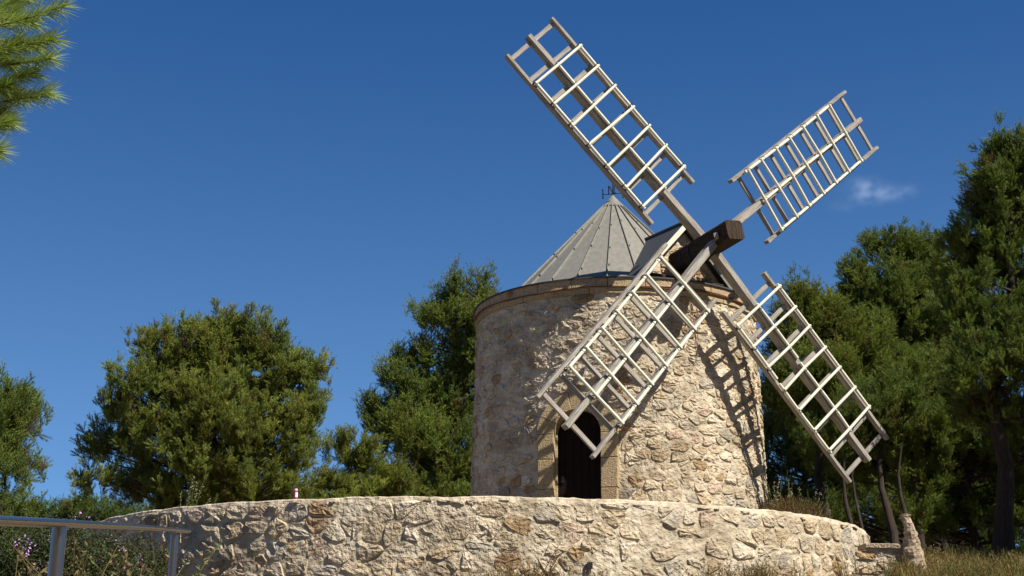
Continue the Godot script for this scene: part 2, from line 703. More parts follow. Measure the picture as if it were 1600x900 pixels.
	for k in 2:
		var pts := []
		var rad := []
		for i in 61:
			var s := lerpf(-4.9, 4.6, i / 60.0)
			pts.append(tower_p(s, 7.69 + 0.015 * k - 0.012 * sin(s * 2.3 + k) + 0.02 * k * sin(s * 0.9), 0.083))
			rad.append(0.011)
		cab.tube(pts, rad, 5)
	cab.tube([tower_p(1.55, 7.66, 0.06), tower_p(1.6, 7.2, 0.05), tower_p(1.57, 6.6, 0.055), tower_p(1.52, 6.15, 0.05)], [0.008, 0.008, 0.008, 0.008], 5)
	cab.tube([tower_p(1.52, 7.66, 0.06), tower_p(1.47, 7.2, 0.05), tower_p(1.53, 6.6, 0.055), tower_p(1.56, 6.3, 0.05)], [0.008, 0.008, 0.008, 0.008], 5)
	build(cab, "cable", M.cable, mill)
	var loop := MB.new()
	var lp := []
	var lr := []
	for i in 15:
		var an := i / 14.0 * 4.6
		lp.append(tower_p(4.1 + 0.12 * sin(an), 7.35 - 0.32 * i / 14.0, 0.06 + 0.09 * absf(sin(an))))
		lr.append(0.016)
	loop.tube(lp, lr, 6)
	build(loop, "conduit", M.cable, mill)
	var spout := MB.new()
	var sp := tower_p(-2.75, 7.80, 0.0)
	var so := D(sin(-2.75 / 3.3), 0, -cos(-2.75 / 3.3))
	spout.tint = Color(1.0, 0.7, 0.6)
	spout.tube([sp, sp + so * 0.22], [0.05, 0.045], 8)
	build(spout, "spout", M.sandstone, mill)

	roof(mill)
	dormer(mill)


func cone_p(az: float, k: float, d := 0.0) -> Vector3:  # k 0 at the foot, 1 at the tip
	var r := 2.78 * (1.0 - k) + d * 0.73
	return P(TX + r * sin(az), 7.93 + 2.95 * k + d * 0.68, TZ - r * cos(az))


func roof(mill: Node3D) -> void:
	var top := part("roof", mill, P(TX, 7.9, TZ))
	var n := 24
	var a0 := deg_to_rad(-3.4 - 4.55)
	for i in n:
		var b0 := a0 + TAU * i / n
		var b1 := b0 + TAU / n
		var mb := MB.new()
		var out := D(sin((b0 + b1) / 2), 0.9, -cos((b0 + b1) / 2))
		for k in 6:
			mb.quad(cone_p(b0, k / 6.2), cone_p(b1, k / 6.2), cone_p(b1, (k + 1) / 6.2), cone_p(b0, (k + 1) / 6.2), out)
		mb.quad(cone_p(b0, 0), cone_p(b1, 0), cone_p(b1, 0) - Vector3(0, 0.06, 0), cone_p(b0, 0) - Vector3(0, 0.06, 0), out)
		build(mb, "roof_panel", M.zinc, top)
		var rib := MB.new()
		var lat := D(cos(b0), 0, sin(b0))
		var A := cone_p(b0, 0.0, 0.012)
		var B := cone_p(b0, 0.955, 0.012)
		rib.bar(A, B, lat, 0.022, 0.05, 0.018, 0.045, 0.005)
		build(rib, "seam", M.zinc, top)
		var fix := MB.new()
		for k in [0.14, 0.4, 0.66]:
			var kk: float = k + 0.05 * sin(i * 2.7 + k * 9.0)
			fix.box(cone_p(b0 + 0.012, kk, 0.03), lat * 0.014, D(sin(b0), -0.9, -cos(b0)).normalized() * 0.008, D(sin(b0), 0.9, -cos(b0)).normalized() * 0.022)
		stuff(build(fix, "roof_clips", M.zinc, top))
	var cap := MB.new()
	for i in 24:
		var b0 := TAU * i / 24
		var b1 := TAU * (i + 1) / 24
		var f := func(b: float, k: float) -> Vector3:
			var r := lerpf(0.30, 0.012, k)
			return P(TX + r * sin(b), 10.60 + 0.34 * k, TZ - r * cos(b))
		var n0 := D(sin(b0) * 0.75, 0.66, -cos(b0) * 0.75)
		var n1 := D(sin(b1) * 0.75, 0.66, -cos(b1) * 0.75)
		cap.stri(f.call(b0, 0), f.call(b1, 0), f.call(b1, 1), n0, n1, n1)
		cap.stri(f.call(b0, 0), f.call(b1, 1), f.call(b0, 1), n0, n1, n0)
		cap.quad(f.call(b0, 0), f.call(b1, 0), f.call(b1, 0) - Vector3(0, 0.025, 0), f.call(b0, 0) - Vector3(0, 0.025, 0), n0)
	build(cap, "roof_cap", M.zinc, top)
	# dark apron between the cone and the cornice, with a thick dark edge
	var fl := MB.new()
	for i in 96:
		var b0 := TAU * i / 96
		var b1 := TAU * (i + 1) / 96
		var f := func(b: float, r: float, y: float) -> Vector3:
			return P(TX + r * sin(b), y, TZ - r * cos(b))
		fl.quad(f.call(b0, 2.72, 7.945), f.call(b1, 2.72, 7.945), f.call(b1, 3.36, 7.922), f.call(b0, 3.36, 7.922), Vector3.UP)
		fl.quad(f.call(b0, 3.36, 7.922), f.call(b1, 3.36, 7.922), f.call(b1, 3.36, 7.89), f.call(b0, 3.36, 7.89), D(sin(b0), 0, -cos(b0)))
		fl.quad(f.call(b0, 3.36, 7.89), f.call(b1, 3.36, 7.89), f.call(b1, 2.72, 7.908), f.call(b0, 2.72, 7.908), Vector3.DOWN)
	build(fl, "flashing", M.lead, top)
	# weather vane with the four letters
	var vane := part("weather_vane", mill, P(TX, 10.9, TZ))
	var rod := MB.new()
	rod.tube([P(TX, 10.86, TZ), P(TX, 11.02, TZ), P(TX, 11.34, TZ)], [0.016, 0.013, 0.010], 6)
	build(rod, "rod", M.iron, vane)
	var font := SystemFont.new()
	font.font_names = PackedStringArray(["Droid Sans"])
	var turn := deg_to_rad(78.0)
	for i in 4:
		var dir := Vector3(cos(turn + i * PI / 2), 0, -sin(turn + i * PI / 2))  # E, N, W, S round the rod
		var mb := MB.new()
		mb.tube([P(TX, 10.97, TZ), P(TX, 10.97, TZ) + dir * 0.245], [0.009, 0.009], 5)
		build(mb, "arm", M.iron, vane)
		var tm := TextMesh.new()
		tm.text = ["S", "E", "N", "W"][i]
		tm.font = font
		tm.font_size = 32
		tm.pixel_size = 0.0092
		tm.depth = 0.02
		var o := MeshInstance3D.new()
		o.name = "letter"
		o.mesh = tm
		o.material_override = M.iron
		vane.add_child(o, true)
		o.basis = Basis(Vector3.UP, atan2(dir.x, dir.z) if i != 0 else atan2(-dir.x, -dir.z))
		o.position = P(TX, 10.97, TZ) + dir * 0.245 - where(vane)


const AZ := 0.5046
const HUBS := [
	# origin, along, across, front, length, inner end, half width, rods from, rods to, rods half width, rods shift
	["R", [4.3793, 8.6841, 26.9487], [0.6472, 0.628, 0.4321], [0.5304, -0.7781, 0.3364], [0.5475, 0.0115, -0.8367], 6.004, 1.148, 0.776, 1.619, 5.107, 0.75, -0.01],
	["LR", [4.1765, 8.6376, 27.3161], [0.6061, -0.7465, 0.2745], [-0.6589, -0.6645, -0.3525], [0.4456, 0.0328, -0.8946], 5.91, 1.302, 0.776, 1.727, 5.054, 0.785, -0.014],
	["LL", [4.3793, 8.6841, 26.9487], [-0.5556, -0.7381, -0.3826], [-0.6761, 0.669, -0.3088], [0.4839, 0.0871, -0.8708], 6.081, 1.27, 0.776, 1.733, 5.192, 0.74, -0.033],
	["UL", [4.1765, 8.6376, 27.3161], [-0.6619, 0.6973, -0.275], [0.6216, 0.7156, 0.3186], [0.419, 0.04, -0.9071], 5.843, 1.15, 0.776, 1.561, 4.965, 0.76, 0.02]]


func V(a: Array) -> Vector3:
	return Vector3(a[0], a[1], -a[2])


func dormer(mill: Node3D) -> void:
	var nh := D(sin(AZ), 0, -cos(AZ))
	var lat := D(cos(AZ), 0, sin(AZ))
	var at := func(t: float, l: float, y: float) -> Vector3:
		return P(TX, y, TZ) + nh * t + lat * l
	var dm := part("dormer", mill, at.call(2.6, 0, 7.95))
	tag(dm, "gabled dormer in the roof where the windshaft comes out")
	# two roof slopes with thickness
	for side in [-1.0, 1.0]:
		var mb := MB.new()
		var up: Vector3 = lat * side * 0.72 + Vector3.UP * 0.69
		var A: Vector3 = at.call(2.90, 0, 9.40)
		var B: Vector3 = at.call(2.90, side * 1.32, 7.98)
		var C: Vector3 = at.call(1.3, 0, 9.42)
		var Dd: Vector3 = at.call(1.9, side * 1.32, 7.98)
		mb.quad(A, B, Dd, C, up)
		mb.quad(A - up * 0.035, B - up * 0.035, Dd - up * 0.035, C - up * 0.035, -up)
		mb.quad(B, Dd, Dd - up * 0.035, B - up * 0.035, lat * side)
		mb.quad(A, B, B - up * 0.035, A - up * 0.035, nh)
		build(mb, "roof_slope", M.lead, dm)
		var fa := MB.new()
		var f0: Vector3 = A - Vector3.UP * 0.075 + nh * 0.02
		var f1: Vector3 = B - Vector3.UP * 0.075 + nh * 0.02
		fa.bar(f0, f1, up, 0.11, 0.03, 0.11, 0.03, 0.005)
		build(fa, "bargeboard", M.white_paint if side < 0 else M.zinc, dm)
	var ridge := MB.new()
	ridge.tube([at.call(1.3, 0, 9.44), at.call(2.92, 0, 9.42)], [0.035, 0.035], 6)
	build(ridge, "ridge_cap", M.lead, dm)
	# gable wall of small stones
	var gmap := func(l: float, y: float, d: float) -> Vector3:
		return at.call(2.72 + d, l, y)
	var g := MB.new()
	var gx := [-1.25, 1.25]
	g.tri(at.call(2.72, gx[0], 7.93), at.call(2.72, gx[1], 7.93), at.call(2.72, 0, 9.34), nh)
	g.tri(at.call(2.3, gx[0], 7.93), at.call(2.3, gx[1], 7.93), at.call(2.3, 0, 9.34), -nh)
	var gw := build(g, "gable_wall", M.mortar, dm)
	rng.seed = 77
	var cells := rubble(-1.2, 1.2, 7.95, 9.3, 0.26, 0.15, 0.012, 78)
	for c in cells:
		var inside := true
		for q in c:
			if absf(q.x) > (9.24 - q.y) * 0.86:
				inside = false
		if not inside:
			continue
		var mb := MB.new()
		var ti := stone_tint()
		mb.tint = Color(ti.r * 0.85, ti.g * 0.72, ti.b * 0.66)
		stone_shape(mb, c, gmap, rng.randf_range(0.01, 0.05))
		build(mb, "stone", M.stone, gw)
	# windshaft, an old squared trunk
	var ax := D(sin(AZ) * cos(0.1105), sin(0.1105), -cos(AZ) * cos(0.1105))
	var o := P(TX - 0.016, 8.177, TZ - 0.2)
	var sh := MB.new()
	sh.bar(o + ax * 1.4, o + ax * 4.62, lat + Vector3.UP * 0.12, 0.46, 0.44, 0.44, 0.42, 0.045)
	build(sh, "windshaft", M.old_timber, mill)
	var fr := MB.new()
	for i in 2:
		var t0: float = [2.95, 3.25][i]
		fr.bar(o + ax * t0, o + ax * (t0 + 0.05), lat + Vector3.UP * 0.12, 0.48, 0.46, 0.48, 0.46, 0.05)
	build(fr, "iron_band", M.iron, mill)
	var wd := MB.new()
	wd.bar(o + ax * 4.12 - lat * 0.06 - Vector3.UP * 0.1, o + ax * 4.12 - lat * 0.06 - Vector3.UP * 0.1 + (D(-0.3, 0.2, -1)).normalized() * 0.36, lat, 0.1, 0.1, 0.09, 0.09, 0.01)
	build(wd, "wedge", M.timber, mill)
	var beams := MB.new()
	beams.bar(at.call(2.80, -1.0, 8.03), at.call(2.80, 1.0, 8.03), nh, 0.2, 0.16, 0.2, 0.16, 0.01)
	build(beams, "bearing_beam", M.old_timber, mill)


func sails() -> void:
	var mill: Node3D = get_node("windmill")
	var names := {"R": "sail reaching up to the right", "LR": "sail hanging down to the right with broken rods", "LL": "sail hanging down across the door", "UL": "sail reaching up to the left"}
	rng.seed = 23
	for h in HUBS:
		var o := V(h[1]) + Vector3(0, EYE, 0)
		var dl := V(h[2])
		var w := V(h[3])
		var f := V(h[4])
		var L: float = h[5]
		var L0: float = h[6]
		var W: float = h[7]
		var at := func(l: float, ww: float, ff: float) -> Vector3:
			return o + dl * l + w * ww + f * ff
		var sail := part("sail", mill, o)
		tag(sail, names[h[0]])
		var mb := MB.new()
		mb.bar(at.call(-0.1, 0, 0), at.call(L, 0, 0), w, 0.155, 0.26, 0.115, 0.17, 0.01)
		build(mb, "stock", M.timber, sail)
		var bolts := MB.new()
		for k in 3:
			var q: Vector3 = at.call(0.45 + 0.22 * k, 0.03 * (k % 2), 0.1)
			bolts.tube([q, q + f * 0.02], [0.022, 0.02], 7)
		build(bolts, "bolt", M.iron, sail)
		for s in [-1.0, 1.0]:
			mb = MB.new()
			mb.bar(at.call(L0, s * W, 0.012), at.call(L + rng.randf_range(-0.03, 0.03), s * (W + rng.randf_range(-0.015, 0.015)), 0.012), w, 0.078, 0.135, 0.074, 0.125, 0.007)
			build(mb, "rail", M.timber, sail)
		var r0: float = h[8]
		var r1: float = h[9]
		var step := (r1 - r0) / 6.0
		for k in 8:
			var l := L - 0.15 if k == 7 else r0 - 0.16 + k * (r1 + 0.14 - r0 + 0.16) / 6.0
			mb = MB.new()
			var e := rng.randf_range(0.0, 0.02)
			mb.bar(at.call(l, -W + 0.05 - e, -0.02), at.call(l + rng.randf_range(-0.02, 0.02), W - 0.05 + e, -0.02), dl, 0.10, 0.05, 0.10, 0.05, 0.006)
			build(mb, "crossbar", M.timber, sail)
		var rw: float = h[10]
		var sh: float = h[11]
		for s in [-1.0, 0.0, 1.0]:
			var spans := [[r0 - 0.06, r1 + 0.06]]
			if h[0] == "LR" and s >= 0.0:
				spans = [[r0 - 0.06, r0 + step * 2.55], [r0 + step * 2.75, r1 + 0.06]]
			for sp in spans:
				mb = MB.new()
				var bend := rng.randf_range(-0.025, 0.025)
				var pts := []
				var rad := []
				for i in 5:
					var q := lerpf(sp[0], sp[1], i / 4.0)
					pts.append(at.call(q, s * rw + sh + bend * sin(PI * i / 4.0) + (0.02 if sp[0] > 2.5 else 0.0), 0.14 + rng.randf_range(-0.006, 0.006)))
					rad.append(0.034)
				mb.tube(pts, rad, 10)
				build(mb, "long_rod", M.white_paint, sail)
		for k in 7:
			var l := r0 + k * step
			mb = MB.new()
			mb.tube([at.call(l + rng.randf_range(-0.03, 0.03), -rw + sh - 0.03, 0.165), at.call(l, sh, 0.172), at.call(l + rng.randf_range(-0.03, 0.03), rw + sh + 0.03, 0.165)], [0.033, 0.033, 0.033], 10)
			build(mb, "cross_rod", M.white_paint, sail)
		# wire ties and spacers between rods and timber
		var clips := MB.new()
		for k in 7:
			var l := r0 + k * step
			for s in [-1.0, 0.0, 1.0]:
				var q: Vector3 = at.call(l + 0.05, s * rw + sh, 0.085)
				clips.bar(at.call(l + 0.05, s * rw + sh, 0.03), at.call(l + 0.05, s * rw + sh, 0.13), w, 0.03, 0.03, 0.03, 0.03, 0.004)
				var ring := []
				var rr := []
				for i in 9:
					var an := TAU * i / 8.0 + 0.4
					ring.append(q + w * cos(an) * 0.055 + f * (0.045 + sin(an) * 0.085) + dl * 0.02 * sin(an * 1.5))
					rr.append(0.007)
				clips.tube(ring, rr, 4, false)
		stuff(build(clips, "wire_ties", M.iron, sail))


# ---------------------------------------------------------------- terrace and ground
func gh(x: float, z: float) -> float:
	var prof := [[-200.0, 26.0], [-90.0, 14.0], [-30.0, -1.0], [-10.0, -1.7], [0.0, -1.35], [4.6, -0.55], [8.7, -0.1], [14.0, 0.45], [20.0, 0.72], [23.5, 1.0], [25.0, 1.4], [27.0, 1.72], [33.0, 2.2], [42.0, 2.3], [55.0, 2.7], [90.0, 3.0], [3000.0, 3.0]]  # unseen hill added behind the eye, to darken reflections in the steel rail
	var y := 3.0
	for i in prof.size() - 1:
		if z <= prof[i + 1][0]:
			y = lerpf(prof[i][1], prof[i + 1][1], clampf((z - prof[i][0]) / (prof[i + 1][0] - prof[i][0]), 0, 1))
			break
	y += fn.get_noise_2d(x * 12.0, z * 12.0) * 0.10
	var r := Vector2(x - WX, z - WZ).length()
	if r < 8.7:
		y = minf(y, FLOOR - 0.25)
	return y


func ground() -> void:
	var xs := [-2500.0, -600.0, -150.0, -70.0]
	var x := -40.0
	while x <= 40.0:
		xs.append(x)
		x += 0.8
	xs.append_array([70.0, 150.0, 600.0, 2500.0])
	var zs := [-200.0, -140.0, -90.0, -60.0, -40.0, -30.0, -20.0, -10.0]
	var z := -6.0
	while z <= 70.0:
		zs.append(z)
		z += 0.8
	zs.append_array([90.0, 140.0, 400.0, 3000.0])
	var mb := MB.new()
	for i in xs.size() - 1:
		for j in zs.size() - 1:
			mb.quad(P(xs[i], gh(xs[i], zs[j]), zs[j]), P(xs[i + 1], gh(xs[i + 1], zs[j]), zs[j]), P(xs[i + 1], gh(xs[i + 1], zs[j + 1]), zs[j + 1]), P(xs[i], gh(xs[i], zs[j + 1]), zs[j + 1]), Vector3.UP)
	structure(tag(build(mb, "ground", M.soil), "dry stony ground sloping up towards the windmill"))
	var t := MB.new()
	for i in 64:
		var a0 := TAU * i / 64
		var a1 := TAU * (i + 1) / 64
		t.tri(P(WX, FLOOR, WZ), P(WX + 8.5 * sin(a0), FLOOR, WZ - 8.5 * cos(a0)), P(WX + 8.5 * sin(a1), FLOOR, WZ - 8.5 * cos(a1)), Vector3.UP)
	structure(tag(build(t, "terrace", M.earth), "earth terrace round the foot of the windmill"))


func mound_y(x: float, z: float) -> float:
	var r := Vector2((x - 5.9) / 1.0, (z - 28.7) / 1.3).length()
	return FLOOR - 0.03 + 0.7 * exp(-r * r * 0.8)


func mound() -> void:
	var mb := MB.new()
	for i in 20:
		for j in 20:
			var q := []
			for k in [[0, 0], [1, 0], [1, 1], [0, 1]]:
				var x: float = 3.9 + 0.2 * (i + k[0])
				var z: float = 26.7 + 0.2 * (j + k[1])
				q.append(P(x, mound_y(x, z), z))
			if Vector2(q[0].x - WX, -q[0].z - WZ).length() < 8.1 and Vector2(q[2].x - WX, -q[2].z - WZ).length() < 8.1:
				mb.quad(q[0], q[1], q[2], q[3], Vector3.UP)
	structure(tag(build(mb, "mound", M.earth), "bank of earth on the terrace at the right foot of the tower"))


func terrace_wall() -> void:
	var wl := thing("terrace_wall", "low curved rubble stone wall in front of the windmill", "wall", wall_p(0, 0.8, -0.2))
	var mb := MB.new()
	var n := 420
	var s0 := deg_to_rad(-104.0) * WR
	var s1 := deg_to_rad(97.0) * WR
	var rows := 26
	var prev := []
	for i in n + 1:
		var s := lerpf(s0, s1, i / float(n))
		var col := []
		var top := WTOP + fn.get_noise_1d(s * 45.0) * 0.022 + fn2.get_noise_1d(s * 90.0) * 0.010
		for j in rows + 1:
			var y := lerpf(0.6, top - 0.02, j / float(rows))
			col.append(wall_p(s, y, rough_d(wall_p(s, y, 0)) * 1.3 - 0.01 - (0.015 if j == rows else 0.0)))
		col.append(wall_p(s, top, -0.05))
		col.append(wall_p(s, top + 0.012 + fn2.get_noise_1d(s * 90.0 + 40.0) * 0.01, -0.2))
		col.append(wall_p(s, top - 0.01, -0.42))
		col.append(wall_p(s, 1.9, -0.46))
		if i > 0:
			var az := s / WR
			var out := D(sin(az), 0, -cos(az))
			for j in col.size() - 1:
				var o2: Vector3 = out if j < rows else out + Vector3.UP * 1.5 if j == rows else Vector3.UP if j < rows + 3 else -out
				mb.quad(prev[j], col[j], col[j + 1], prev[j + 1], o2)
		else:
			pass
		prev = col
		if i == 0 or i == n:
			for j in rows:
				mb.quad(col[j], col[j + 1], wall_p(s, lerpf(0.6, top, (j + 1) / float(rows)), -0.45), wall_p(s, lerpf(0.6, top, j / float(rows)), -0.45), wall_p(s + (0.1 if i else -0.1), 1, 0) - wall_p(s, 1, 0))
	var core := build(mb, "mortar", M.mortar, wl)
	var cells := rubble(-13.6, 14.0, 0.75, 2.64, 0.40, 0.285, 0.022, 91)
	lay_stones(cells, wall_p, core, 300, func(_o: Vector2): return false, -0.006, 0.030, func(o: Vector2): return 0.0 if o.y < 1.2 else maxf(0.02, cos(o.x / WR)))
	var hole := MB.new()
	var hp := wall_p(2.05, 1.56, 0.035)
	hole.box(hp, wall_p(2.1, 1.56, 0.035) - hp, Vector3(0, 0.055, 0), D(0, 0, 0.03))
	build(hole, "drain_hole", M.iron, wl)


func ruined_post() -> void:
	var lw := thing("low_wall", "short low stone wall with a flat top beside the end of the curved wall", "wall", P(7.15, 1.7, 25.8))
	var c := MB.new()
	c.box(P(7.10, 1.55, 25.95), D(0.36, 0, 0), Vector3(0, 0.55, 0), D(0, 0, 0.28))
	var core := build(c, "mortar", M.mortar, lw)
	rng.seed = 61
	var map := func(s: float, y: float, d: float) -> Vector3:
		return P(s, y, 25.67 - d)
	for cell in rubble(6.78, 7.44, 1.3, 2.05, 0.26, 0.16, 0.014, 62):
		var mb := MB.new()
		mb.tint = stone_tint()
		stone_shape(mb, cell, map, rng.randf_range(0.0, 0.03))
		build(mb, "stone", M.stone, core)
	var slab := MB.new()
	slab.tint = Color(0.42, 0.35, 0.27)
	slab.bar(P(6.72, 2.13, 25.92), P(7.46, 2.12, 25.92), Vector3.UP, 0.09, 0.66, 0.10, 0.64, 0.015)
	build(slab, "coping_slab", M.stone, lw)
	# the broken post
	var post := thing("ruined_gatepost", "broken rough stone gatepost among the pines at the edge of dry grass", "post", P(7.62, 1.7, 25.6))
	var mb := MB.new()
	var prev := []
	var sides := 14
	var levels := 22
	for i in levels + 1:
		var k := i / float(levels)
		var ring := []
		for j in sides + 1:
			var an := TAU * (j % sides) / sides
			var r := lerpf(0.20, 0.135, k)
			if k > 0.7:
				r *= 1.0 - (k - 0.7) * 2.6 * clampf(0.5 + 0.6 * cos(an), 0, 1)
			var q := P(7.63 + r * cos(an) - 0.06 * k, 1.4 + 1.33 * k - (0.12 * clampf(cos(an), 0, 1) if k > 0.9 else 0.0), 25.6 + r * 0.8 * sin(an))
			var push := fn.get_noise_3dv(q * 60.0) * 0.07 + fn2.get_noise_3dv(q * 90.0) * 0.05
			ring.append(q + D(cos(an), 0, sin(an)) * push)
		if i > 0:
			for j in sides:
				var an := TAU * (j + 0.5) / sides
				mb.tint = Color(0.46, 0.375, 0.285)
				mb.quad(prev[j], prev[j + 1], ring[j + 1], ring[j], D(cos(an), 0, sin(an)))
		prev = ring
	for j in sides:
		mb.tri(prev[j], prev[j + 1], P(7.56, 2.72, 25.6), Vector3.UP)
	build(mb, "masonry", M.stone, post)


func railing() -> void:
	var r := thing("steel_railing", "brushed steel handrail on two round posts at the left edge", "railing", P(-1.9, -0.6, 6.6))
	var a := Vector3(-1.4843, 0.3925, 3.9)
	var pts := []
	var e := [[-1.141, 0.210, 2.0], [-1.431, 0.382, 3.9], [-1.5379, 0.4455, 4.6], [-1.852, 0.628, 6.65], [-2.1644, 0.802, 8.7], [-2.293, 0.873, 9.55]]
	for q in e:
		pts.append(P(q[0], q[1], q[2]))
	var mb := MB.new()
	# an oval tube
	var prev := []
	for i in pts.size():
		var t: Vector3 = (pts[mini(i + 1, pts.size() - 1)] - pts[maxi(i - 1, 0)]).normalized()
		var s := t.cross(Vector3.UP).normalized()
		var u := s.cross(t)
		var ring := []
		for j in 17:
			var an := TAU * j / 16
			ring.append([pts[i] + s * cos(an) * 0.034 + u * sin(an) * 0.0145, (s * cos(an) * 0.5 + u * sin(an)).normalized()])
		if i > 0:
			for j in 16:
				mb.stri(prev[j][0], prev[j + 1][0], ring[j + 1][0], prev[j][1], prev[j + 1][1], ring[j + 1][1])
				mb.stri(prev[j][0], ring[j + 1][0], ring[j][0], prev[j][1], ring[j + 1][1], ring[j][1])
		if i == pts.size() - 1:
			for j in 16:
				mb.tri(pts[i], ring[j][0], ring[j + 1][0], t)
		prev = ring
	build(mb, "handrail", M.steel, r)
	for q in [[-1.5379, 0.435, 4.6], [-2.1644, 0.77, 8.7]]:
		var po := MB.new()
		po.tube([P(q[0], gh(q[0], q[2]) - 0.1, q[2]), P(q[0], q[1], q[2])], [0.0243, 0.0243], 20)
		build(po, "post", M.steel, r)


func can() -> void:
	var s := -3.19
	var b := wall_p(s, WTOP + 0.015, -0.12)
	var c := thing("drinks_bottle", "small magenta bottle with a white label standing on the curved wall", "bottle", b)
	var prof := [[0.0, 0.0], [0.034, 0.0], [0.038, 0.01], [0.038, 0.12], [0.034, 0.14], [0.02, 0.16], [0.018, 0.17]]
	var lathe := func(mb: MB, pr: Array, a0: float, a1: float, grow: float) -> void:
		for i in pr.size() - 1:
			for j in 16:
				var b0 := lerpf(a0, a1, j / 16.0)
				var b1 := lerpf(a0, a1, (j + 1) / 16.0)
				var q := []
				for kk in [[i, b0], [i, b1], [i + 1, b1], [i + 1, b0]]:
					var rr: float = pr[kk[0]][0] * 1.0 + grow
					q.append(b + Vector3(rr * cos(kk[1]), pr[kk[0]][1] * 0.94, rr * sin(kk[1])))
				mb.quad(q[0], q[1], q[2], q[3], Vector3(cos(b0), 0.1, sin(b0)))
	var body := MB.new()
	lathe.call(body, prof, 0.0, TAU, 0.0)
	build(body, "body", M.magenta, c)
	var lab := MB.new()
	lathe.call(lab, [[0.038, 0.03], [0.038, 0.12]], 0.2, 1.55, 0.0015)
	build(lab, "label", M.label_white, c)
	var cap := MB.new()
	lathe.call(cap, [[0.03, 0.155], [0.03, 0.19], [0.0, 0.192]], 0.0, TAU, 0.0)
	build(cap, "cap", M.pale_pink, c)


# ---------------------------------------------------------------- vegetation
func shoot(mb: MB, a: Vector3, b: Vector3, count: int, length: float, width: float, wood: MB) -> void:
	var ax := (b - a).normalized()
	var s := ax.cross(Vector3.RIGHT if absf(ax.x) < 0.8 else Vector3.UP).normalized()
	var u := ax.cross(s)
	for i in count:
		var k := pow(rng.randf(), 0.8)
		var an := rng.randf() * TAU
		var d := (s * cos(an) + u * sin(an)) * rng.randf_range(0.55, 1.0) + ax * rng.randf_range(0.7, 1.2)
		d = d.normalized()
		var o := a.lerp(b, k)
		var side := d.cross(Vector3(rng.randf_range(-1, 1), rng.randf_range(-1, 1), rng.randf_range(-1, 1))).normalized() * width * 0.5
		var tip := o + d * length * rng.randf_range(0.75, 1.1)
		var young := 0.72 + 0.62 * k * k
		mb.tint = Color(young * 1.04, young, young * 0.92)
		mb.tri(o - side, o + side, tip, Vector3.UP + d * 0.2)
	if wood:
		wood.tube([a, b], [0.006, 0.003], 3, false)


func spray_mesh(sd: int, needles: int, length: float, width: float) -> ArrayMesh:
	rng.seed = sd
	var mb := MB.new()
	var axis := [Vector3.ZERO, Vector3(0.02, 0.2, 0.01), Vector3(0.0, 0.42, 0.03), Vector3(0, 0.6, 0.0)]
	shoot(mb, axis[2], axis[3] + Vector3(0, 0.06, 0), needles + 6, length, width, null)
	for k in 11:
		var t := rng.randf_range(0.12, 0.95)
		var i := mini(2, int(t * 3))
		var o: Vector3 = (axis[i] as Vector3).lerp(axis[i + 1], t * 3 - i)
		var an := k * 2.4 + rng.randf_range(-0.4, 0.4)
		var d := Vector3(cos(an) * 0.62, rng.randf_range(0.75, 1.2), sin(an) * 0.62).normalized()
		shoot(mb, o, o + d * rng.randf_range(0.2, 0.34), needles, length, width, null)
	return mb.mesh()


func leafy_mesh(sd: int) -> ArrayMesh:
	rng.seed = sd
	var mb := MB.new()
	for k in 46:
		var o := Vector3(rng.randf_range(-0.16, 0.16), rng.randf_range(0.05, 0.5), rng.randf_range(-0.16, 0.16))
		var d := Vector3(rng.randf_range(-1, 1), rng.randf_range(-0.2, 1), rng.randf_range(-1, 1)).normalized()
		var s := d.cross(Vector3(rng.randf_range(-1, 1), rng.randf_range(-1, 1), rng.randf_range(-1, 1))).normalized() * 0.016
		var L := rng.randf_range(0.05, 0.085)
		mb.tri(o, o + d * L * 0.5 + s, o + d * L, Vector3.UP)
		mb.tri(o, o + d * L, o + d * L * 0.5 - s, Vector3.UP)
	return mb.mesh()


var sprays := []
var leaves: ArrayMesh


func foliage(node: Node3D, called: String, places: Array, tints: Array, m: Mesh, material: Material) -> void:
	var mm := MultiMesh.new()
	mm.transform_format = MultiMesh.TRANSFORM_3D
	mm.use_colors = true
	mm.mesh = m
	mm.instance_count = places.size()
	for i in places.size():
		mm.set_instance_transform(i, places[i])
		mm.set_instance_color(i, tints[i])
	var o := MultiMeshInstance3D.new()
	o.name = called
	o.multimesh = mm
	o.material_override = material
	node.add_child(o, true)
	stuff(o)


func random_unit() -> Vector3:
	while true:
		var v := Vector3(rng.randf_range(-1, 1), rng.randf_range(-1, 1), rng.randf_range(-1, 1))
		if v.length() < 1.0 and v.length() > 0.05:
			return v.normalized()
	return Vector3.UP


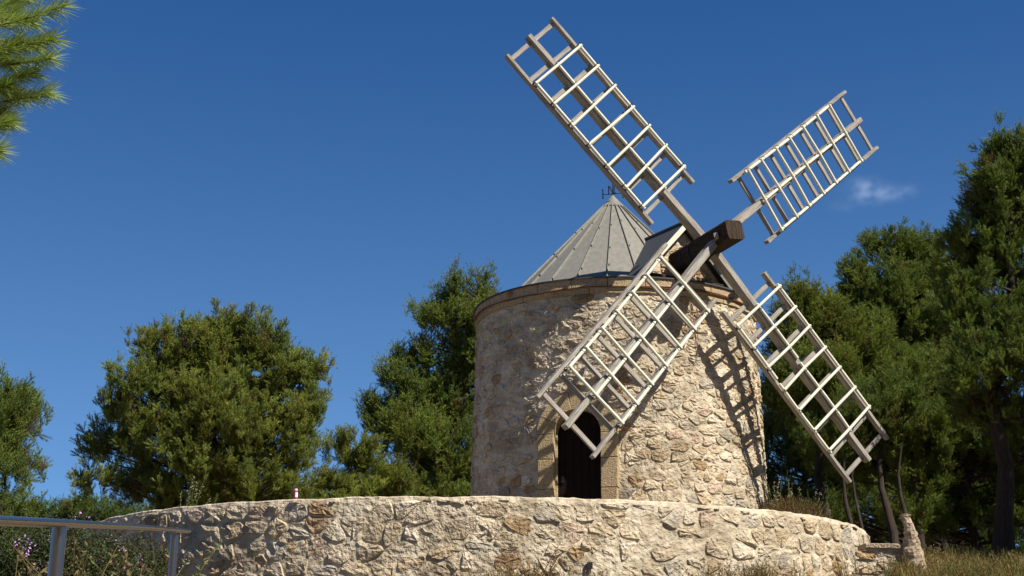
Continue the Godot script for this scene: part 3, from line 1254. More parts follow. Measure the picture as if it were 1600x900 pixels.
# lobes: [x, height above zero, distance, rx, ry, rz]
func pine(called: String, label: String, category: String, foot: Array, lobes: Array, sd: int, density := 1.0, tone := Color(1, 1, 1), trunk_r := 0.2, size := 1.0, leafy := false, group := "pines round the windmill") -> Node3D:
	rng.seed = sd
	var base := P(foot[0], gh(foot[0], foot[1]) - 0.1, foot[1])
	var tree := thing(called, label, category, base, group)
	var top := Vector3(0, -100, 0)
	var mid := Vector3.ZERO
	for l in lobes:
		var c := Vector3(l[0], l[1], -l[2])
		mid += c
		if c.y > top.y:
			top = c
	mid /= lobes.size()
	# trunk
	var tp := []
	var tr := []
	for i in 9:
		var k := i / 8.0
		var q := base.lerp(mid, minf(1.0, k * 1.5)) if k < 0.6 else base.lerp(mid, 0.9).lerp(top, (k - 0.6) / 0.4)
		q.y = lerpf(base.y, top.y, k)
		q += Vector3(fn.get_noise_2d(i * 30.0, sd * 11.0), 0, fn.get_noise_2d(i * 30.0, sd * 17.0 + 90.0)) * (0.07 if called == "forest_pine" else 0.5) * (1.0 if i > 0 else 0.0)
		tp.append(q)
		tr.append(trunk_r * (1.0 - k * 0.85) * (1.35 if i == 0 else 1.0))
	var tb := MB.new()
	tb.tube(tp, tr, 9)
	build(tb, "trunk", M.bark, tree)
	var wood := MB.new()
	var spots := [[], [], []]
	var tints := [[], [], []]
	for l in lobes:
		var c := Vector3(l[0], l[1], -l[2])
		var rad := Vector3(l[3], l[4], l[5]) - Vector3(0.08, 0.14, 0.08) * size
		var area := 4.0 * PI * pow((pow(rad.x * rad.y, 1.6) + pow(rad.x * rad.z, 1.6) + pow(rad.y * rad.z, 1.6)) / 3.0, 1.0 / 1.6)
		var clumps := maxi(4, int(area * density * 3.6 / (size * size)))
		for k in clumps:
			var dir := random_unit()
			dir.y = dir.y * 0.9 + 0.12
			var rr := pow(rng.randf_range(0.12, 1.0), 0.42)
			var p := c + dir * rad * rr
			var away := (p - c).normalized() if rr > 0.2 else Vector3.UP
			var ct := rng.randf_range(0.72, 1.22)
			var warm := rng.randf_range(-0.08, 0.12)
			# a bough from the trunk
			if rng.randf() < 0.3:
				var h := clampf((p.y - base.y - 0.35 * Vector2(p.x - mid.x, p.z - mid.z).length()) / maxf(0.5, top.y - base.y), 0.12, 0.97)
				var fi := h * 8.0
				var i0 := mini(7, int(fi))
				var s: Vector3 = (tp[i0] as Vector3).lerp(tp[i0 + 1], fi - i0)
				var m1 := s.lerp(p, 0.4) + Vector3(rng.randf_range(-0.2, 0.2), rng.randf_range(-0.25, 0.1), rng.randf_range(-0.2, 0.2))
				var m2 := s.lerp(p, 0.75) + Vector3(rng.randf_range(-0.15, 0.15), rng.randf_range(-0.2, 0.05), rng.randf_range(-0.15, 0.15))
				var br := clampf(trunk_r * 0.25, 0.02, 0.06)
				wood.tube([s, m1, m2, p], [br, br * 0.7, br * 0.45, br * 0.2], 5, false)
			var n := rng.randi_range(5, 7)
			for q in n:
				var dd := (away * rng.randf_range(0.2, 0.8) + Vector3.UP * rng.randf_range(0.6, 1.4) + random_unit() * 0.55).normalized()
				var pos := p + random_unit() * rng.randf_range(0.0, 0.5) * size + Vector3(0, -0.1, 0) - dd * 0.25 * size
				var x := dd.cross(random_unit()).normalized()
				var sc := rng.randf_range(0.7, 1.1) * size
				var bs := Basis(x, dd, x.cross(dd)).scaled_local(Vector3.ONE * sc)
				var pick := rng.randi() % 3
				spots[pick].append(Transform3D(bs, pos - base))
				var v := ct * rng.randf_range(0.85, 1.15)
				if rng.randf() < 0.03:  # a dead twig
					tints[pick].append(Color(0.95, 0.55, 1.2) * 0.8)
				else:
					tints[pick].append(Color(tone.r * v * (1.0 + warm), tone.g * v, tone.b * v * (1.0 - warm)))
	if wood.v.size():
		stuff(build(wood, "boughs", M.bark, tree))
	if leafy:
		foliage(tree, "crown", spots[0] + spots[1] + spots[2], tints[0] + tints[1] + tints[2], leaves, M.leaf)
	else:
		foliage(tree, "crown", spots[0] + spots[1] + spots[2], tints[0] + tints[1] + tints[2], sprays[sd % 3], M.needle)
	return tree


func trees() -> void:
	for k in 3:
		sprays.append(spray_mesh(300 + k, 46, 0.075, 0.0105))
	leaves = leafy_mesh(310)
	var green := Color(1, 1, 1)
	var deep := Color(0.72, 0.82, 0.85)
	pine("pine_tree", "loose pine cut off by the left edge of the photo", "pine tree", [-13.2, 33.5], [[-12.75, 7.61, 33.0, 0.75, 0.88, 0.86], [-12.50, 7.45, 33.7, 0.5, 0.7, 0.6], [-12.6, 5.93, 32.4, 0.75, 0.6, 0.7], [-12.3, 6.51, 33.7, 0.5, 0.6, 0.55], [-12.0, 5.15, 32.7, 0.6, 0.3, 0.5], [-13.35, 6.78, 32.9, 1.03, 1.47, 1.27], [-13.0, 4.6, 32.6, 1.0, 0.8, 0.9]], 501, 0.95, deep, 0.17)
	pine("pine_tree", "broad domed pine behind the left end of the curved wall", "pine tree", [-8.7, 39.0], [[-8.79, 10.87, 39.0, 1.25, 0.84, 1.07], [-10.32, 10.47, 38.9, 1.01, 0.78, 0.91], [-7.35, 10.60, 39.1, 0.91, 0.84, 0.89], [-10.92, 9.49, 38.2, 0.89, 0.77, 0.85], [-8.89, 9.58, 39.4, 1.93, 1.41, 1.71], [-6.81, 9.52, 39.1, 0.87, 1.05, 0.98], [-11.51, 8.66, 38.7, 0.66, 0.66, 0.67], [-12.06, 7.79, 39.5, 0.74, 0.67, 0.72], [-12.08, 6.74, 38.7, 0.69, 0.38, 0.55], [-10.38, 7.94, 38.9, 1.30, 1.22, 1.29], [-8.55, 7.49, 38.4, 1.71, 1.37, 1.58], [-6.78, 7.76, 38.8, 1.18, 1.39, 1.31], [-5.76, 9.99, 38.5, 0.31, 0.72, 0.53], [-5.89, 8.67, 38.6, 0.41, 1.03, 0.74], [-10.87, 6.59, 39.4, 0.97, 0.70, 0.85], [-7.42, 6.42, 38.6, 1.72, 0.52, 1.15], [-9.2, 6.2, 38.8, 1.5, 0.7, 1.1], [-8.6, 8.6, 38.0, 1.4, 1.1, 0.9]], 502, 1.0, green, 0.24)
	pine("pine_tree", "tall pine with stepped boughs left of the windmill tower", "pine tree", [-1.4, 43.4], [[-0.98, 13.57, 43.0, 0.35, 0.46, 0.41], [-1.14, 13.04, 43.8, 0.78, 0.74, 0.78], [-2.05, 12.92, 43.7, 0.66, 0.66, 0.68], [-1.32, 11.29, 43.4, 1.12, 0.97, 1.07], [-2.97, 11.39, 43.1, 0.61, 0.54, 0.59], [-4.05, 10.52, 42.6, 0.30, 0.38, 0.35], [-3.34, 9.70, 42.5, 0.64, 0.45, 0.56], [-2.16, 9.74, 43.8, 1.27, 1.07, 1.20], [-4.47, 9.49, 43.0, 0.35, 0.38, 0.37], [-3.30, 8.34, 42.4, 1.10, 0.95, 1.04], [-1.69, 8.06, 43.2, 1.16, 1.35, 1.28], [-0.1, 12.6, 43.6, 0.7, 0.6, 0.7], [0.2, 10.4, 43.6, 1.2, 1.3, 1.1], [-2.6, 6.6, 42.8, 1.6, 0.8, 1.1], [-3.67, 11.09, 43.0, 0.50, 0.50, 0.54], [-3.08, 10.23, 43.0, 0.86, 0.73, 0.86], [-4.10, 9.27, 43.0, 0.73, 0.77, 0.80], [-2.28, 12.51, 43.0, 0.92, 0.77, 0.91], [-3.16, 8.96, 43.0, 1.15, 0.96, 1.13], [-1.87, 13.50, 43.0, 0.50, 0.50, 0.54], [-0.68, 12.08, 43.0, 0.96, 1.34, 1.24]], 503, 1.0, Color(0.88, 0.95, 0.95), 0.22)
	pine("pine_tree", "low round young pine between the domed pine and the tall pine", "pine tree", [-4.9, 41.2], [[-4.97, 7.87, 41.0, 0.77, 0.66, 0.73], [-5.39, 6.91, 41.2, 0.74, 0.55, 0.66], [-4.18, 7.17, 41.7, 0.78, 0.71, 0.76], [-3.39, 6.55, 40.3, 0.72, 0.54, 0.64], [-4.6, 6.2, 40.6, 1.2, 0.6, 0.8]], 504, 1.05, Color(1.02, 1.02, 0.9), 0.12)
	pine("pine_tree", "tall round-headed pine below the small cloud right of the sails", "pine tree", [15.2, 50.5], [[15.01, 17.40, 50.0, 1.47, 0.85, 1.19], [13.53, 16.19, 49.9, 0.76, 0.58, 0.68], [14.43, 15.45, 49.3, 1.76, 1.10, 1.46], [16.24, 16.24, 50.2, 1.03, 1.34, 1.21], [16.17, 17.18, 50.6, 0.95, 0.86, 0.92], [14.80, 13.89, 50.1, 2.01, 1.34, 1.71], [16.11, 13.77, 49.6, 1.33, 1.33, 1.36], [13.83, 14.87, 50.0, 1.34, 1.12, 1.32], [16.83, 15.14, 50.0, 1.12, 1.34, 1.32]], 505, 0.95, Color(0.9, 0.95, 0.92), 0.25)
	pine("pine_tree", "pine behind the inner end of the lower right sail", "pine tree", [10.3, 43.2], [[9.67, 13.18, 43.0, 0.81, 0.65, 0.74], [10.38, 12.46, 43.0, 1.15, 0.96, 1.08], [9.28, 11.91, 43.0, 0.77, 1.06, 0.93], [11.49, 11.68, 43.4, 1.55, 1.36, 1.48], [9.92, 10.49, 42.4, 1.52, 1.33, 1.45], [9.08, 10.07, 43.5, 0.87, 1.17, 1.04]], 506, 1.0, Color(0.98, 1.0, 0.9), 0.2)
	pine("pine_tree", "pine with drooping crown behind the tip of the lower right sail", "pine tree", [14.0, 46.3], [[13.44, 11.02, 46.0, 1.85, 1.33, 1.63], [12.35, 9.74, 46.5, 1.87, 1.14, 1.54], [14.08, 9.58, 45.5, 1.62, 1.22, 1.45], [15.41, 11.36, 46.5, 1.24, 1.24, 1.27], [13.0, 8.2, 46.4, 1.9, 0.9, 1.4], [15.6, 9.2, 46.6, 1.6, 1.1, 1.3], [11.2, 8.9, 46.6, 1.2, 1.0, 1.2]], 507, 0.95, Color(0.92, 0.95, 0.9), 0.22)
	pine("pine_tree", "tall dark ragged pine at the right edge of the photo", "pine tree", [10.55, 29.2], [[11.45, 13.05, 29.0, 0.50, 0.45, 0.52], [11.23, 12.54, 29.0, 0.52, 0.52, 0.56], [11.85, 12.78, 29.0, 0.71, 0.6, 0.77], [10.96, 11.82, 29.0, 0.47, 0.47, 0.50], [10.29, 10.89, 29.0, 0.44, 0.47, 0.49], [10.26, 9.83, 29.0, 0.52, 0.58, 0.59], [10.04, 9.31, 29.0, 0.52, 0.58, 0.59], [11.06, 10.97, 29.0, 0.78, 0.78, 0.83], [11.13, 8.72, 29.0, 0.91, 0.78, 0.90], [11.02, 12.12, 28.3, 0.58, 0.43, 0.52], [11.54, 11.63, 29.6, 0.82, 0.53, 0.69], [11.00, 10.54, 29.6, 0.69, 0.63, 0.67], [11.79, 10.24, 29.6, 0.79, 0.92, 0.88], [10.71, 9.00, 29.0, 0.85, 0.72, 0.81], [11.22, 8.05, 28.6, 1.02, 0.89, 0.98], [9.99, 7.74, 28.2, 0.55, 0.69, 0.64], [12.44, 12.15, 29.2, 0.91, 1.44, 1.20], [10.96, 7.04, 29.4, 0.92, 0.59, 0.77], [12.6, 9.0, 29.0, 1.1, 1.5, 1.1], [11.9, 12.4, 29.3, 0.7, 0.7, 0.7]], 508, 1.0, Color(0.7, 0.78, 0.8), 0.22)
	pine("pine_tree", "shaded pine right beside the tower foot, behind the tall weeds", "pine tree", [12.2, 56.2], [[11.30, 10.30, 56.0, 1.50, 1.50, 1.53], [13.09, 9.99, 55.7, 1.74, 1.49, 1.65], [12.10, 11.86, 55.5, 1.74, 1.24, 1.52], [14.26, 9.27, 56.2, 1.51, 1.25, 1.41], [10.6, 8.2, 55.6, 1.4, 1.2, 1.2], [12.6, 7.6, 55.8, 1.7, 1.1, 1.3]], 509, 0.9, Color(0.7, 0.78, 0.8), 0.24)  # the shaded pines carry their shade in a darker foliage tone
	pine("pine_tree", "low-branched pine just behind the ruined gatepost", "pine tree", [13.2, 38.2], [[12.26, 7.71, 38.0, 1.02, 0.85, 0.95], [11.4, 5.6, 37.6, 0.9, 0.5, 0.8], [13.8, 5.4, 37.2, 1.0, 0.5, 0.8], [13.37, 7.08, 38.7, 1.04, 0.78, 0.93], [14.25, 7.63, 37.4, 1.17, 1.17, 1.19], [11.62, 6.60, 38.0, 0.76, 0.59, 0.69], [13.2, 8.9, 38.4, 1.1, 0.8, 1.0], [11.0, 7.9, 38.6, 1.0, 0.7, 0.9], [14.6, 6.2, 38.0, 1.2, 0.8, 1.0], [12.6, 5.7, 38.6, 1.1, 0.55, 0.9]], 510, 0.85, Color(0.8, 0.85, 0.8), 0.16)
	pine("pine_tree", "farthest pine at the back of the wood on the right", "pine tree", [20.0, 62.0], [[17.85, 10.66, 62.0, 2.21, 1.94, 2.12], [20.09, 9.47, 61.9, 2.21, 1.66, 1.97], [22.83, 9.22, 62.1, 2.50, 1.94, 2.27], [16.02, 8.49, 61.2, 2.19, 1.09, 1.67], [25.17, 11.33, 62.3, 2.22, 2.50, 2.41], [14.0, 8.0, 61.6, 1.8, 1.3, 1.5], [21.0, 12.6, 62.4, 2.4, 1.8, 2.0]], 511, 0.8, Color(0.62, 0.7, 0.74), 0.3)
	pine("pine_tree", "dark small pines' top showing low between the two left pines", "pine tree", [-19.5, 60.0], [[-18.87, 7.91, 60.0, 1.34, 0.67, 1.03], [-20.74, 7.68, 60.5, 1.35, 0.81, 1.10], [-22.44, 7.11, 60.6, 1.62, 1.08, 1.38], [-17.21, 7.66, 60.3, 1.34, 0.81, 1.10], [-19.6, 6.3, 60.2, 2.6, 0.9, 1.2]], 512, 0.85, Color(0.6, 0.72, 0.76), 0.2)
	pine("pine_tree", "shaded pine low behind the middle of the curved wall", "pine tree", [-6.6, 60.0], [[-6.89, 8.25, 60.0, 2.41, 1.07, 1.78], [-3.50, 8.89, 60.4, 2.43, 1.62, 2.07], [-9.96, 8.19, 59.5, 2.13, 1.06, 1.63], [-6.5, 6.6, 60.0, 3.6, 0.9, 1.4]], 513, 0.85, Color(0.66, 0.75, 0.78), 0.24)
	pine("pine_tree", "shaded undergrowth pine seen low between the trunks at the right edge", "pine tree", [19.0, 68.0], [[17.0, 7.2, 68.0, 2.4, 1.6, 1.6], [19.6, 7.0, 68.4, 2.4, 1.7, 1.6], [22.5, 7.4, 68.0, 2.6, 1.8, 1.6], [25.5, 7.6, 68.2, 2.4, 2.0, 1.6], [14.6, 6.8, 67.6, 2.0, 1.4, 1.4], [21.0, 5.2, 68.0, 4.2, 0.9, 1.4], [16.5, 5.2, 67.8, 3.0, 0.9, 1.4]], 514, 0.8, Color(0.5, 0.58, 0.6), 0.3)  # shade of the wood put into the crown colour
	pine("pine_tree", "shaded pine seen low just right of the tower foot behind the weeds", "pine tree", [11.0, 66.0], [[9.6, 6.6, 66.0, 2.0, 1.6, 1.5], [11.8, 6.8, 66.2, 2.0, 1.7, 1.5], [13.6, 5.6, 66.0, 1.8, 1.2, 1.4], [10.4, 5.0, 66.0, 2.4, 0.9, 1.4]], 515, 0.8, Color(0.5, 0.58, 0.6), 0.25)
	for q in [[15.6, 24.5, "beyond the right edge, nearest the path"], [18.5, 31.0, "beyond the right edge, beside the dark ragged pine"], [21.0, 40.0, "beyond the right edge, farther into the wood"], [16.6, 36.5, "just beyond the right edge, behind the dark ragged pine"]]:  # added pines out of view, placed to cast shade on the wood
		var gx: float = q[0]
		var gz: float = q[1]
		var gy := gh(gx, gz) + EYE
		pine("pine_tree", "unseen pine added to shade the wood, standing " + q[2], "pine tree", [gx, gz], [[gx, gy + 9.0, gz, 1.5, 1.3, 1.5], [gx - 1.2, gy + 7.4, gz + 0.4, 1.5, 1.1, 1.5], [gx + 1.2, gy + 7.0, gz - 0.3, 1.5, 1.2, 1.5], [gx - 0.3, gy + 5.4, gz - 0.8, 1.6, 1.1, 1.5], [gx + 0.5, gy + 4.2, gz + 0.8, 1.7, 1.0, 1.5]], 540 + int(gx), 0.6, Color(0.8, 0.86, 0.84), 0.22)
	# bare trunks of the wood on the right: crowns stand above or outside the frame's gaps
	var bare := [[10.6, 41.0, 0.11, -0.05, 5.2, "leftmost slender trunk below the tip of the lower right sail"], [9.35, 35.2, 0.06, 0.05, 4.4, "thinnest slender trunk, above the right end of the curved wall"], [10.35, 36.0, 0.15, 0.0, 5.0, "stoutest of the slender trunks, rising behind the low wall"], [10.9, 36.0, 0.09, -0.05, 4.6, "slender trunk rising straight behind the ruined gatepost"]]
	for b in bare:
		var x: float = b[0]
		var z: float = b[1]
		var lean: float = b[3]
		var h: float = b[4]
		pine("forest_pine", b[5], "pine tree", [x, z], [[x + lean + 0.2, gh(x, z) + EYE + h, z + 1.0, 0.9, 0.6, 0.9], [x + lean - 0.5, gh(x, z) + EYE + h - 0.7, z + 1.4, 0.8, 0.5, 0.8]], 520 + int(x * 10), 0.8, Color(0.7, 0.78, 0.78), b[2], 1.0, false, "bare trunks in the wood on the right")


func near_branch() -> void:
	var br := thing("pine_branch", "overhanging pine branch with long needles in the upper left corner", "pine branch", Vector3(-3.0, 3.0, -6.0))
	rng.seed = 71
	var L := [[-2.634, 4.458, 5.79, -2.088, 4.598, 5.74], [-2.840, 4.723, 6.15, -2.454, 4.870, 6.17], [-2.594, 4.360, 5.80, -2.142, 4.445, 5.78], [-2.672, 4.384, 5.99, -2.192, 4.405, 5.92], [-2.717, 4.618, 6.12, -2.312, 4.523, 6.04], [-2.610, 4.262, 5.95, -2.291, 4.343, 5.95], [-2.639, 4.170, 5.97, -2.207, 4.254, 5.98], [-2.690, 4.374, 6.12, -2.455, 4.323, 6.21], [-2.561, 4.008, 5.89, -2.390, 4.077, 5.92], [-2.689, 4.160, 6.10, -2.472, 4.187, 6.06], [-2.544, 3.824, 5.75, -2.404, 3.899, 5.85], [-2.667, 4.647, 5.90, -2.283, 4.551, 5.86], [-2.842, 4.873, 6.20, -2.343, 4.924, 6.21], [-2.716, 4.501, 5.99, -2.444, 4.425, 6.04], [-2.601, 4.263, 5.77, -2.333, 4.449, 5.81], [-2.663, 4.208, 5.94, -2.374, 4.239, 5.86], [-2.811, 4.723, 6.08, -2.509, 4.769, 6.17]]
	var hub := Vector3(-3.3, 4.2, -6.0)
	var wood := MB.new()
	wood.tube([Vector3(-6.4, 3.5, -6.4), Vector3(-5.5, 3.84, -6.28), Vector3(-4.7, 4.04, -6.16), Vector3(-3.9, 4.13, -6.05), hub, Vector3(-2.75, 4.4, -6.0)], [0.075, 0.06, 0.05, 0.04, 0.03, 0.012], 8)
	build(wood, "bough", M.bark, br)
	var nd := MB.new()
	for l in L:
		var a := Vector3(l[0], l[1], -l[2])
		var b := Vector3(l[3], l[4], -l[5])
		var tw := MB.new()
		var q := a.lerp(b, 0.5) - Vector3(0, 0.012, 0)
		tw.tube([hub.lerp(Vector3(-2.75, 4.4, -6.0), rng.randf()), a, q, a.lerp(b, 0.9)], [0.012, 0.006, 0.0045, 0.003], 5, false)
		build(tw, "twig", M.twig, br)
		var prev := a.lerp(b, 0.1)
		var ax := (b - a).normalized()
		var s := ax.cross(Vector3.UP).normalized()
		var u := s.cross(ax)
		for i in 420:
			var k := pow(rng.randf(), 0.7)
			var an := rng.randf() * TAU
			var o := a.lerp(q, k * 2.0) if k < 0.5 else q.lerp(a.lerp(b, 0.9), k * 2.0 - 1.0)
			var d := ((s * cos(an) + u * sin(an)) * rng.randf_range(0.3, 1.0) + ax * rng.randf_range(0.6, 1.1)).normalized()
			var ln := rng.randf_range(0.075, 0.13)
			var side := d.cross(random_unit()).normalized() * 0.0013
			var v := rng.randf_range(1.0, 1.9)
			nd.tint = Color(v * rng.randf_range(1.0, 1.2), v * 1.05, v * rng.randf_range(0.9, 1.5))
			var m2 := o + d * ln * 0.5
			var tip := o + d * ln + Vector3(0, -0.006, 0)
			nd.tri(o - side, o + side, m2 + side, Vector3.UP)
			nd.tri(o - side, m2 + side, m2 - side, Vector3.UP)
			nd.tri(m2 - side, m2 + side, tip, Vector3.UP)
	stuff(build(nd, "needles", M.long_needle, br))
	var trunk := MB.new()
	trunk.tube([P(-6.6, gh(-6.6, 6.5) - 0.2, 6.5), Vector3(-6.5, 2.0, -6.45), Vector3(-6.4, 3.6, -6.4), Vector3(-6.2, 6.5, -6.3)], [0.22, 0.18, 0.16, 0.12], 10)
	build(trunk, "trunk", M.bark, br)


func weed(called: String, label: String, category: String, x: float, z: float, y: float, tall: float, stems: int, spread: float, green: Color, flower: Color, flowers: int, sd: int, leafiness := 1.0) -> void:
	rng.seed = sd
	var b := P(x, y, z)
	var t := thing(called, label, category, b, "weeds round the terrace wall")
	var st := MB.new()
	var lf := MB.new()
	var fl := MB.new()
	for i in stems:
		var foot := b + Vector3(rng.randf_range(-0.3, 0.3) * spread, 0, rng.randf_range(-0.3, 0.3) * spread)
		var h := tall * rng.randf_range(0.45, 1.0)
		var tip := foot + Vector3(rng.randf_range(-0.6, 0.6) * spread, h, rng.randf_range(-0.6, 0.6) * spread)
		var m1 := foot.lerp(tip, 0.5) + Vector3(rng.randf_range(-0.06, 0.06), 0.05, rng.randf_range(-0.06, 0.06))
		st.tint = Color(green.r * 0.9, green.g * 0.8, green.b * 0.7)
		st.tube([foot, m1, tip], [0.008, 0.006, 0.003], 4, false)
		for k in int(12 * leafiness * h / 0.5):
			var u := rng.randf_range(0.05, 0.95)
			var o := foot.lerp(m1, u * 2) if u < 0.5 else m1.lerp(tip, u * 2 - 1)
			var d := (random_unit() + Vector3(0, 0.5, 0)).normalized()
			var s := d.cross(random_unit()).normalized() * rng.randf_range(0.008, 0.016)
			var L := rng.randf_range(0.05, 0.12) * (1.2 - u * 0.6)
			var v := rng.randf_range(0.75, 1.25)
			lf.tint = Color(green.r * v, green.g * v, green.b * v)
			lf.tri(o, o + d * L * 0.5 + s, o + d * L, Vector3.UP)
			lf.tri(o, o + d * L, o + d * L * 0.5 - s, Vector3.UP)
		if i < flowers:
			for k in 7:
				var o := m1.lerp(tip, rng.randf_range(0.45, 1.03)) + random_unit() * 0.03
				fl.tint = flower
				var r := rng.randf_range(0.005, 0.010)
				for sx in [-1.0, 1.0]:
					for sy in [-1.0, 1.0]:
						for sz in [-1.0, 1.0]:
							fl.tri(o + Vector3(sx * r, 0, 0), o + Vector3(0, sy * r, 0), o + Vector3(0, 0, sz * r), Vector3(sx, sy, sz))
	stuff(build(st, "stems", M.leaf, t))
	stuff(build(lf, "leaves", M.leaf, t))
	if fl.v.size():
		stuff(build(fl, "flowers", M.leaf, t))


func grass() -> void:
	rng.seed = 88
	var gm := MB.new()
	for i in 34:
		var o := Vector3(rng.randf_range(-0.13, 0.13), 0, rng.randf_range(-0.13, 0.13))
		var h := rng.randf_range(0.2, 0.5)
		var d := Vector3(rng.randf_range(-0.35, 0.35), 1, rng.randf_range(-0.35, 0.35)) * h
		var s := Vector3(rng.randf_range(-1, 1), 0, rng.randf_range(-1, 1)).normalized() * 0.005
		var m1 := o + d * 0.6
		var tip := o + d + Vector3(d.x * 0.5, -0.06 * h, d.z * 0.5)
		gm.tri(o - s, o + s, m1 + s * 0.8, Vector3.UP)
		gm.tri(o - s, m1 + s * 0.8, m1 - s * 0.8, Vector3.UP)
		gm.tri(m1 - s * 0.8, m1 + s * 0.8, tip, Vector3.UP)
		if i % 3 == 0:
			for k in 5:
				var q := m1.lerp(tip, 0.4 + 0.13 * k)
				var e := random_unit() * 0.022
				gm.tri(q, q + e + Vector3(0, 0.02, 0), q + Vector3(0.006, 0.02, 0.006), Vector3.UP)
	var mesh := gm.mesh()
	var put := func(n: int, pick: Callable, called: String, label: String, dry: Color, fresh: Color) -> void:
		var mm := MultiMesh.new()
		mm.transform_format = MultiMesh.TRANSFORM_3D
		mm.use_colors = true
		mm.mesh = mesh
		mm.instance_count = n
		for i in n:
			var p: Vector3 = pick.call()
			var sc := rng.randf_range(0.6, 1.15)
			mm.set_instance_transform(i, Transform3D(Basis(Vector3.UP, rng.randf() * TAU).scaled_local(Vector3(1, 1, 1) * sc), p))
			var c := dry.lerp(fresh, pow(rng.randf(), 1.6))
			var v := rng.randf_range(0.8, 1.2)
			mm.set_instance_color(i, Color(c.r * v, c.g * v, c.b * v))
		var o := MultiMeshInstance3D.new()
		o.name = called
		o.multimesh = mm
		o.material_override = M.leaf
		add_child(o, true)
		tag(o, label)
		stuff(o)
	var dry := Color(0.30, 0.20, 0.075)
	var fresh := Color(0.13, 0.145, 0.035)
	put.call(620, func() -> Vector3:
		var x := rng.randf_range(7.0, 11.2)
		var z := rng.randf_range(24.0, 28.5)
		return P(x, gh(x, z) - 0.02, z), "dry_grass", "dry golden grass at the foot of the gatepost and pines", dry, fresh)
	put.call(110, func() -> Vector3:
		var s := rng.randfn(0.9, 0.7) if rng.randf() < 0.5 else rng.randfn(4.6, 0.9)
		var d := rng.randf_range(0.05, 0.7)
		var q := wall_p(s, 0, d)
		return P(q.x, gh(q.x, -q.z) + 0.06, -q.z), "wall_foot_grass", "dry seeding grass along the foot of the curved wall", Color(0.24, 0.15, 0.065), Color(0.17, 0.15, 0.05))
	put.call(150, func() -> Vector3:
		var x := 5.9 + rng.randfn(0.0, 0.55)
		var z := 28.6 + rng.randfn(0.0, 0.6)
		while Vector2(x - WX, z - WZ).length() > 8.0:
			x -= 0.2
			z += 0.1
		return P(x, mound_y(x, z) - 0.03, z), "terrace_grass", "reddish and green low growth on the terrace beside the tower", Color(0.20, 0.085, 0.045), Color(0.13, 0.15, 0.04))


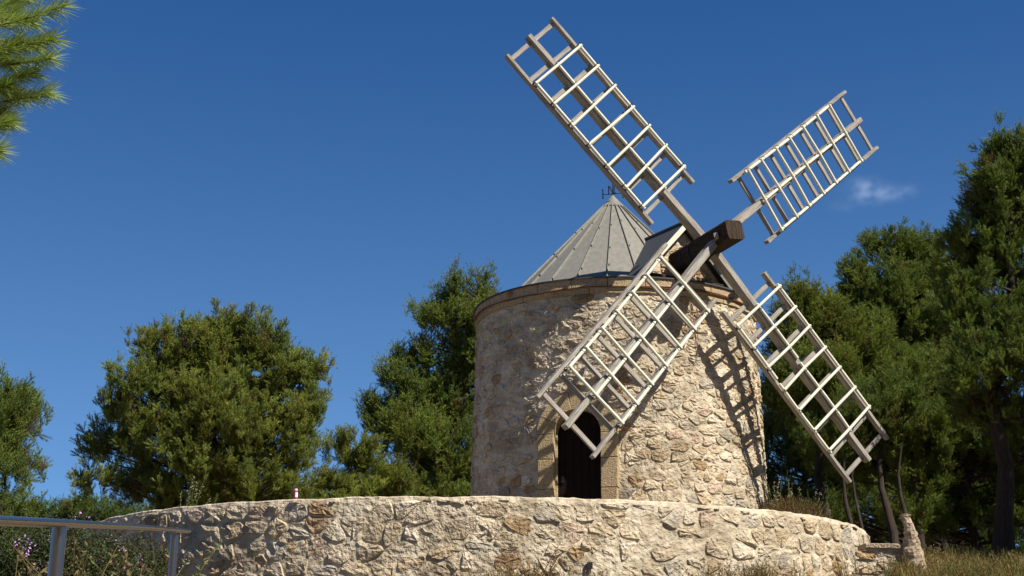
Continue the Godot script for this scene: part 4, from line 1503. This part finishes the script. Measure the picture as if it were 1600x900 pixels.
func weeds() -> void:
	var g := Color(0.10, 0.125, 0.04)
	var pale := Color(0.25, 0.26, 0.13)
	var white := Color(0.75, 0.72, 0.66)
	weed("tall_weed", "tallest thin pale weed against the dark pines right of the tower", "weed", 5.85, 28.6, FLOOR + 0.55, 1.5, 5, 0.35, pale, white, 4, 601, 0.5)
	weed("tall_weed", "bushy seeding weed touching the right foot of the tower", "weed", 5.5, 28.4, FLOOR + 0.5, 1.15, 8, 0.55, pale, white, 6, 602, 0.7)
	weed("tall_weed", "small dark leafy weed half way along the wall right of the tower", "weed", 6.3, 28.4, FLOOR + 0.45, 0.85, 9, 0.6, g, white, 3, 603, 1.4)
	weed("tall_weed", "rightmost leafy weed above the sloping end of the curved wall", "weed", 6.6, 28.9, FLOOR + 0.35, 0.8, 9, 0.6, g, white, 2, 604, 1.4)
	weed("flowering_weed", "white-flowered weed growing behind the left part of the curved wall", "weed", -6.3, 26.3, FLOOR, 1.25, 9, 0.6, Color(0.12, 0.15, 0.05), white, 8, 605, 1.2)
	weed("red_valerian", "red-flowered plant under the handrail in front of the wall", "weed", -4.72, 18.2, 0.75, 0.95, 9, 0.7, g, Color(0.40, 0.03, 0.09), 8, 606, 1.1)
	weed("leafy_weed", "leafy weed with white flowers beside the far handrail post", "weed", -3.62, 14.0, 0.35, 0.92, 12, 1.1, Color(0.15, 0.16, 0.07), white, 1, 607, 1.6)
	weed("leafy_weed", "straw-coloured dry weed midway between the handrail posts", "weed", -3.5, 12.4, 0.2, 0.9, 12, 1.1, Color(0.22, 0.17, 0.08), Color(0.35, 0.28, 0.18), 4, 608, 1.3)
	weed("leafy_weed", "low dark weed just right of the near handrail post", "weed", -3.95, 13.2, 0.25, 0.95, 12, 1.1, Color(0.10, 0.085, 0.04), white, 1, 609, 1.6)
	weed("leafy_weed", "straw-coloured weed in the bottom left corner below the handrail", "weed", -4.6, 13.0, 0.25, 0.9, 14, 1.3, Color(0.16, 0.13, 0.06), Color(0.3, 0.22, 0.14), 3, 610, 1.5)
	var straw := Color(0.27, 0.18, 0.085)
	weed("dry_weed", "dry brown seeding weed in front of the middle of the curved wall, below the door", "weed", 0.35, 22.4, 0.95, 0.95, 16, 0.9, straw, Color(0.16, 0.09, 0.045), 14, 611, 0.8)
	weed("dry_weed", "dry brown weed leaning against the curved wall below the right side of the tower", "weed", 3.45, 22.9, 0.98, 0.8, 14, 1.1, straw, Color(0.16, 0.09, 0.045), 10, 612, 0.8)
	var bush := Color(0.055, 0.075, 0.024)
	pine("shrub", "dark green shrub behind the near handrail post", "shrub", [-6.6, 20.0], [[-6.6, 3.05, 20.0, 0.8, 0.6, 0.7], [-7.3, 2.95, 20.4, 0.7, 0.6, 0.7], [-6.0, 2.75, 19.6, 0.6, 0.5, 0.6]], 620, 1.5, bush, 0.05, 0.7, true, "shrubs under the handrail")
	pine("shrub", "dark shrub in the bottom left corner behind the handrail", "shrub", [-7.8, 22.0], [[-8.2, 3.2, 22.0, 0.9, 0.7, 0.8], [-7.5, 3.1, 22.6, 0.7, 0.6, 0.7], [-8.9, 3.3, 21.6, 0.8, 0.7, 0.7]], 621, 1.5, Color(0.045, 0.058, 0.02), 0.05, 0.7, true, "shrubs under the handrail")
	pine("shrub", "small shrub at the left end of the curved wall", "shrub", [-6.0, 22.5], [[-6.3, 3.1, 23.0, 0.6, 0.5, 0.6], [-6.9, 3.25, 23.6, 0.6, 0.5, 0.6]], 622, 1.5, Color(0.058, 0.07, 0.024), 0.05, 0.7, true, "shrubs under the handrail")


func cloud_cover() -> ImageTexture:
	var im := Image.create(4096, 2048, false, Image.FORMAT_RGBA8)
	im.fill(Color(1, 1, 1, 0))
	var cu := atan2(288.2, 1000.0) / TAU * 4096.0 - 3.0
	var cv := (PI / 2 - atan2(360.1, 1040.7)) / PI * 2048.0
	var f := FastNoiseLite.new()
	f.seed = 12
	f.frequency = 0.07
	f.fractal_octaves = 4
	for y in range(-22, 23):
		for x in range(-34, 35):
			var k := 0.0
			for b in [[0.0, 0.0, 9.0, 5.0, 1.0], [10.0, -1.5, 11.0, 3.2, 0.85], [-3.0, 3.0, 6.0, 4.0, 0.7], [-13.0, -6.0, 6.0, 3.0, 0.25], [18.0, -1.0, 6.0, 2.0, 0.4]]:
				var dx: float = (x - b[0]) / b[2]
				var dy: float = (-y - b[1]) / b[3]
				k += b[4] * exp(-(dx * dx + dy * dy) * 1.1)
			k *= clampf(0.62 + f.get_noise_2d(x * 1.6, y * 2.6) * 0.95, 0, 1)
			im.set_pixel(int(cu) + x, int(cv) + y, Color(0.72, 0.74, 0.78, clampf(k * 0.165, 0, 1)))
	return ImageTexture.create_from_image(im)


func _ready() -> void:
	# camera
	var cam := Camera3D.new()
	cam.name = "camera"
	cam.fov = 24.37
	cam.near = 0.05
	cam.far = 6000.0
	add_child(cam)
	cam.position = Vector3(0, EYE, 0)
	cam.basis = Basis(Vector3.RIGHT, 0.2726) * Basis(Vector3.BACK, 0.0047)
	cam.current = true
	# sky, sun and exposure
	var sky := ProceduralSkyMaterial.new()
	sky.sky_top_color = lin(0.0050, 0.0425, 0.157)
	sky.sky_horizon_color = lin(0.149, 0.329, 0.622)
	sky.sky_curve = 0.15
	sky.ground_bottom_color = lin(0.12, 0.09, 0.06)
	sky.ground_horizon_color = lin(0.15, 0.16, 0.16)
	sky.sun_angle_max = 6.0
	sky.sky_cover = cloud_cover()
	var env := Environment.new()
	env.background_mode = Environment.BG_SKY
	env.sky = Sky.new()
	env.sky.sky_material = sky
	env.tonemap_mode = Environment.TONE_MAPPER_LINEAR
	env.tonemap_exposure = 1.6
	env.sdfgi_enabled = true
	env.ssao_enabled = true
	env.ssil_enabled = true
	var we := WorldEnvironment.new()
	we.name = "environment"
	we.environment = env
	add_child(we)
	var sun := DirectionalLight3D.new()
	sun.name = "sun"
	sun.light_energy = 1.6
	sun.light_color = Color(1.0, 0.972, 0.925)
	sun.light_angular_distance = 0.5
	sun.shadow_enabled = true
	add_child(sun)
	var az := deg_to_rad(52.0)
	var el := deg_to_rad(48.5)
	var to_sun := Vector3(sin(az) * cos(el), sin(el), cos(az) * cos(el))
	sun.basis = Basis.looking_at(-to_sun, Vector3.UP)

	fn.seed = 2
	fn.frequency = 0.02
	fn.fractal_octaves = 3
	fn2.seed = 9
	fn2.frequency = 0.07
	fn2.fractal_octaves = 2
	materials()
	ground()
	mound()
	terrace_wall()
	windmill()
	sails()
	ruined_post()
	trees()
	near_branch()
	weeds()
	grass()
	railing()
	can()
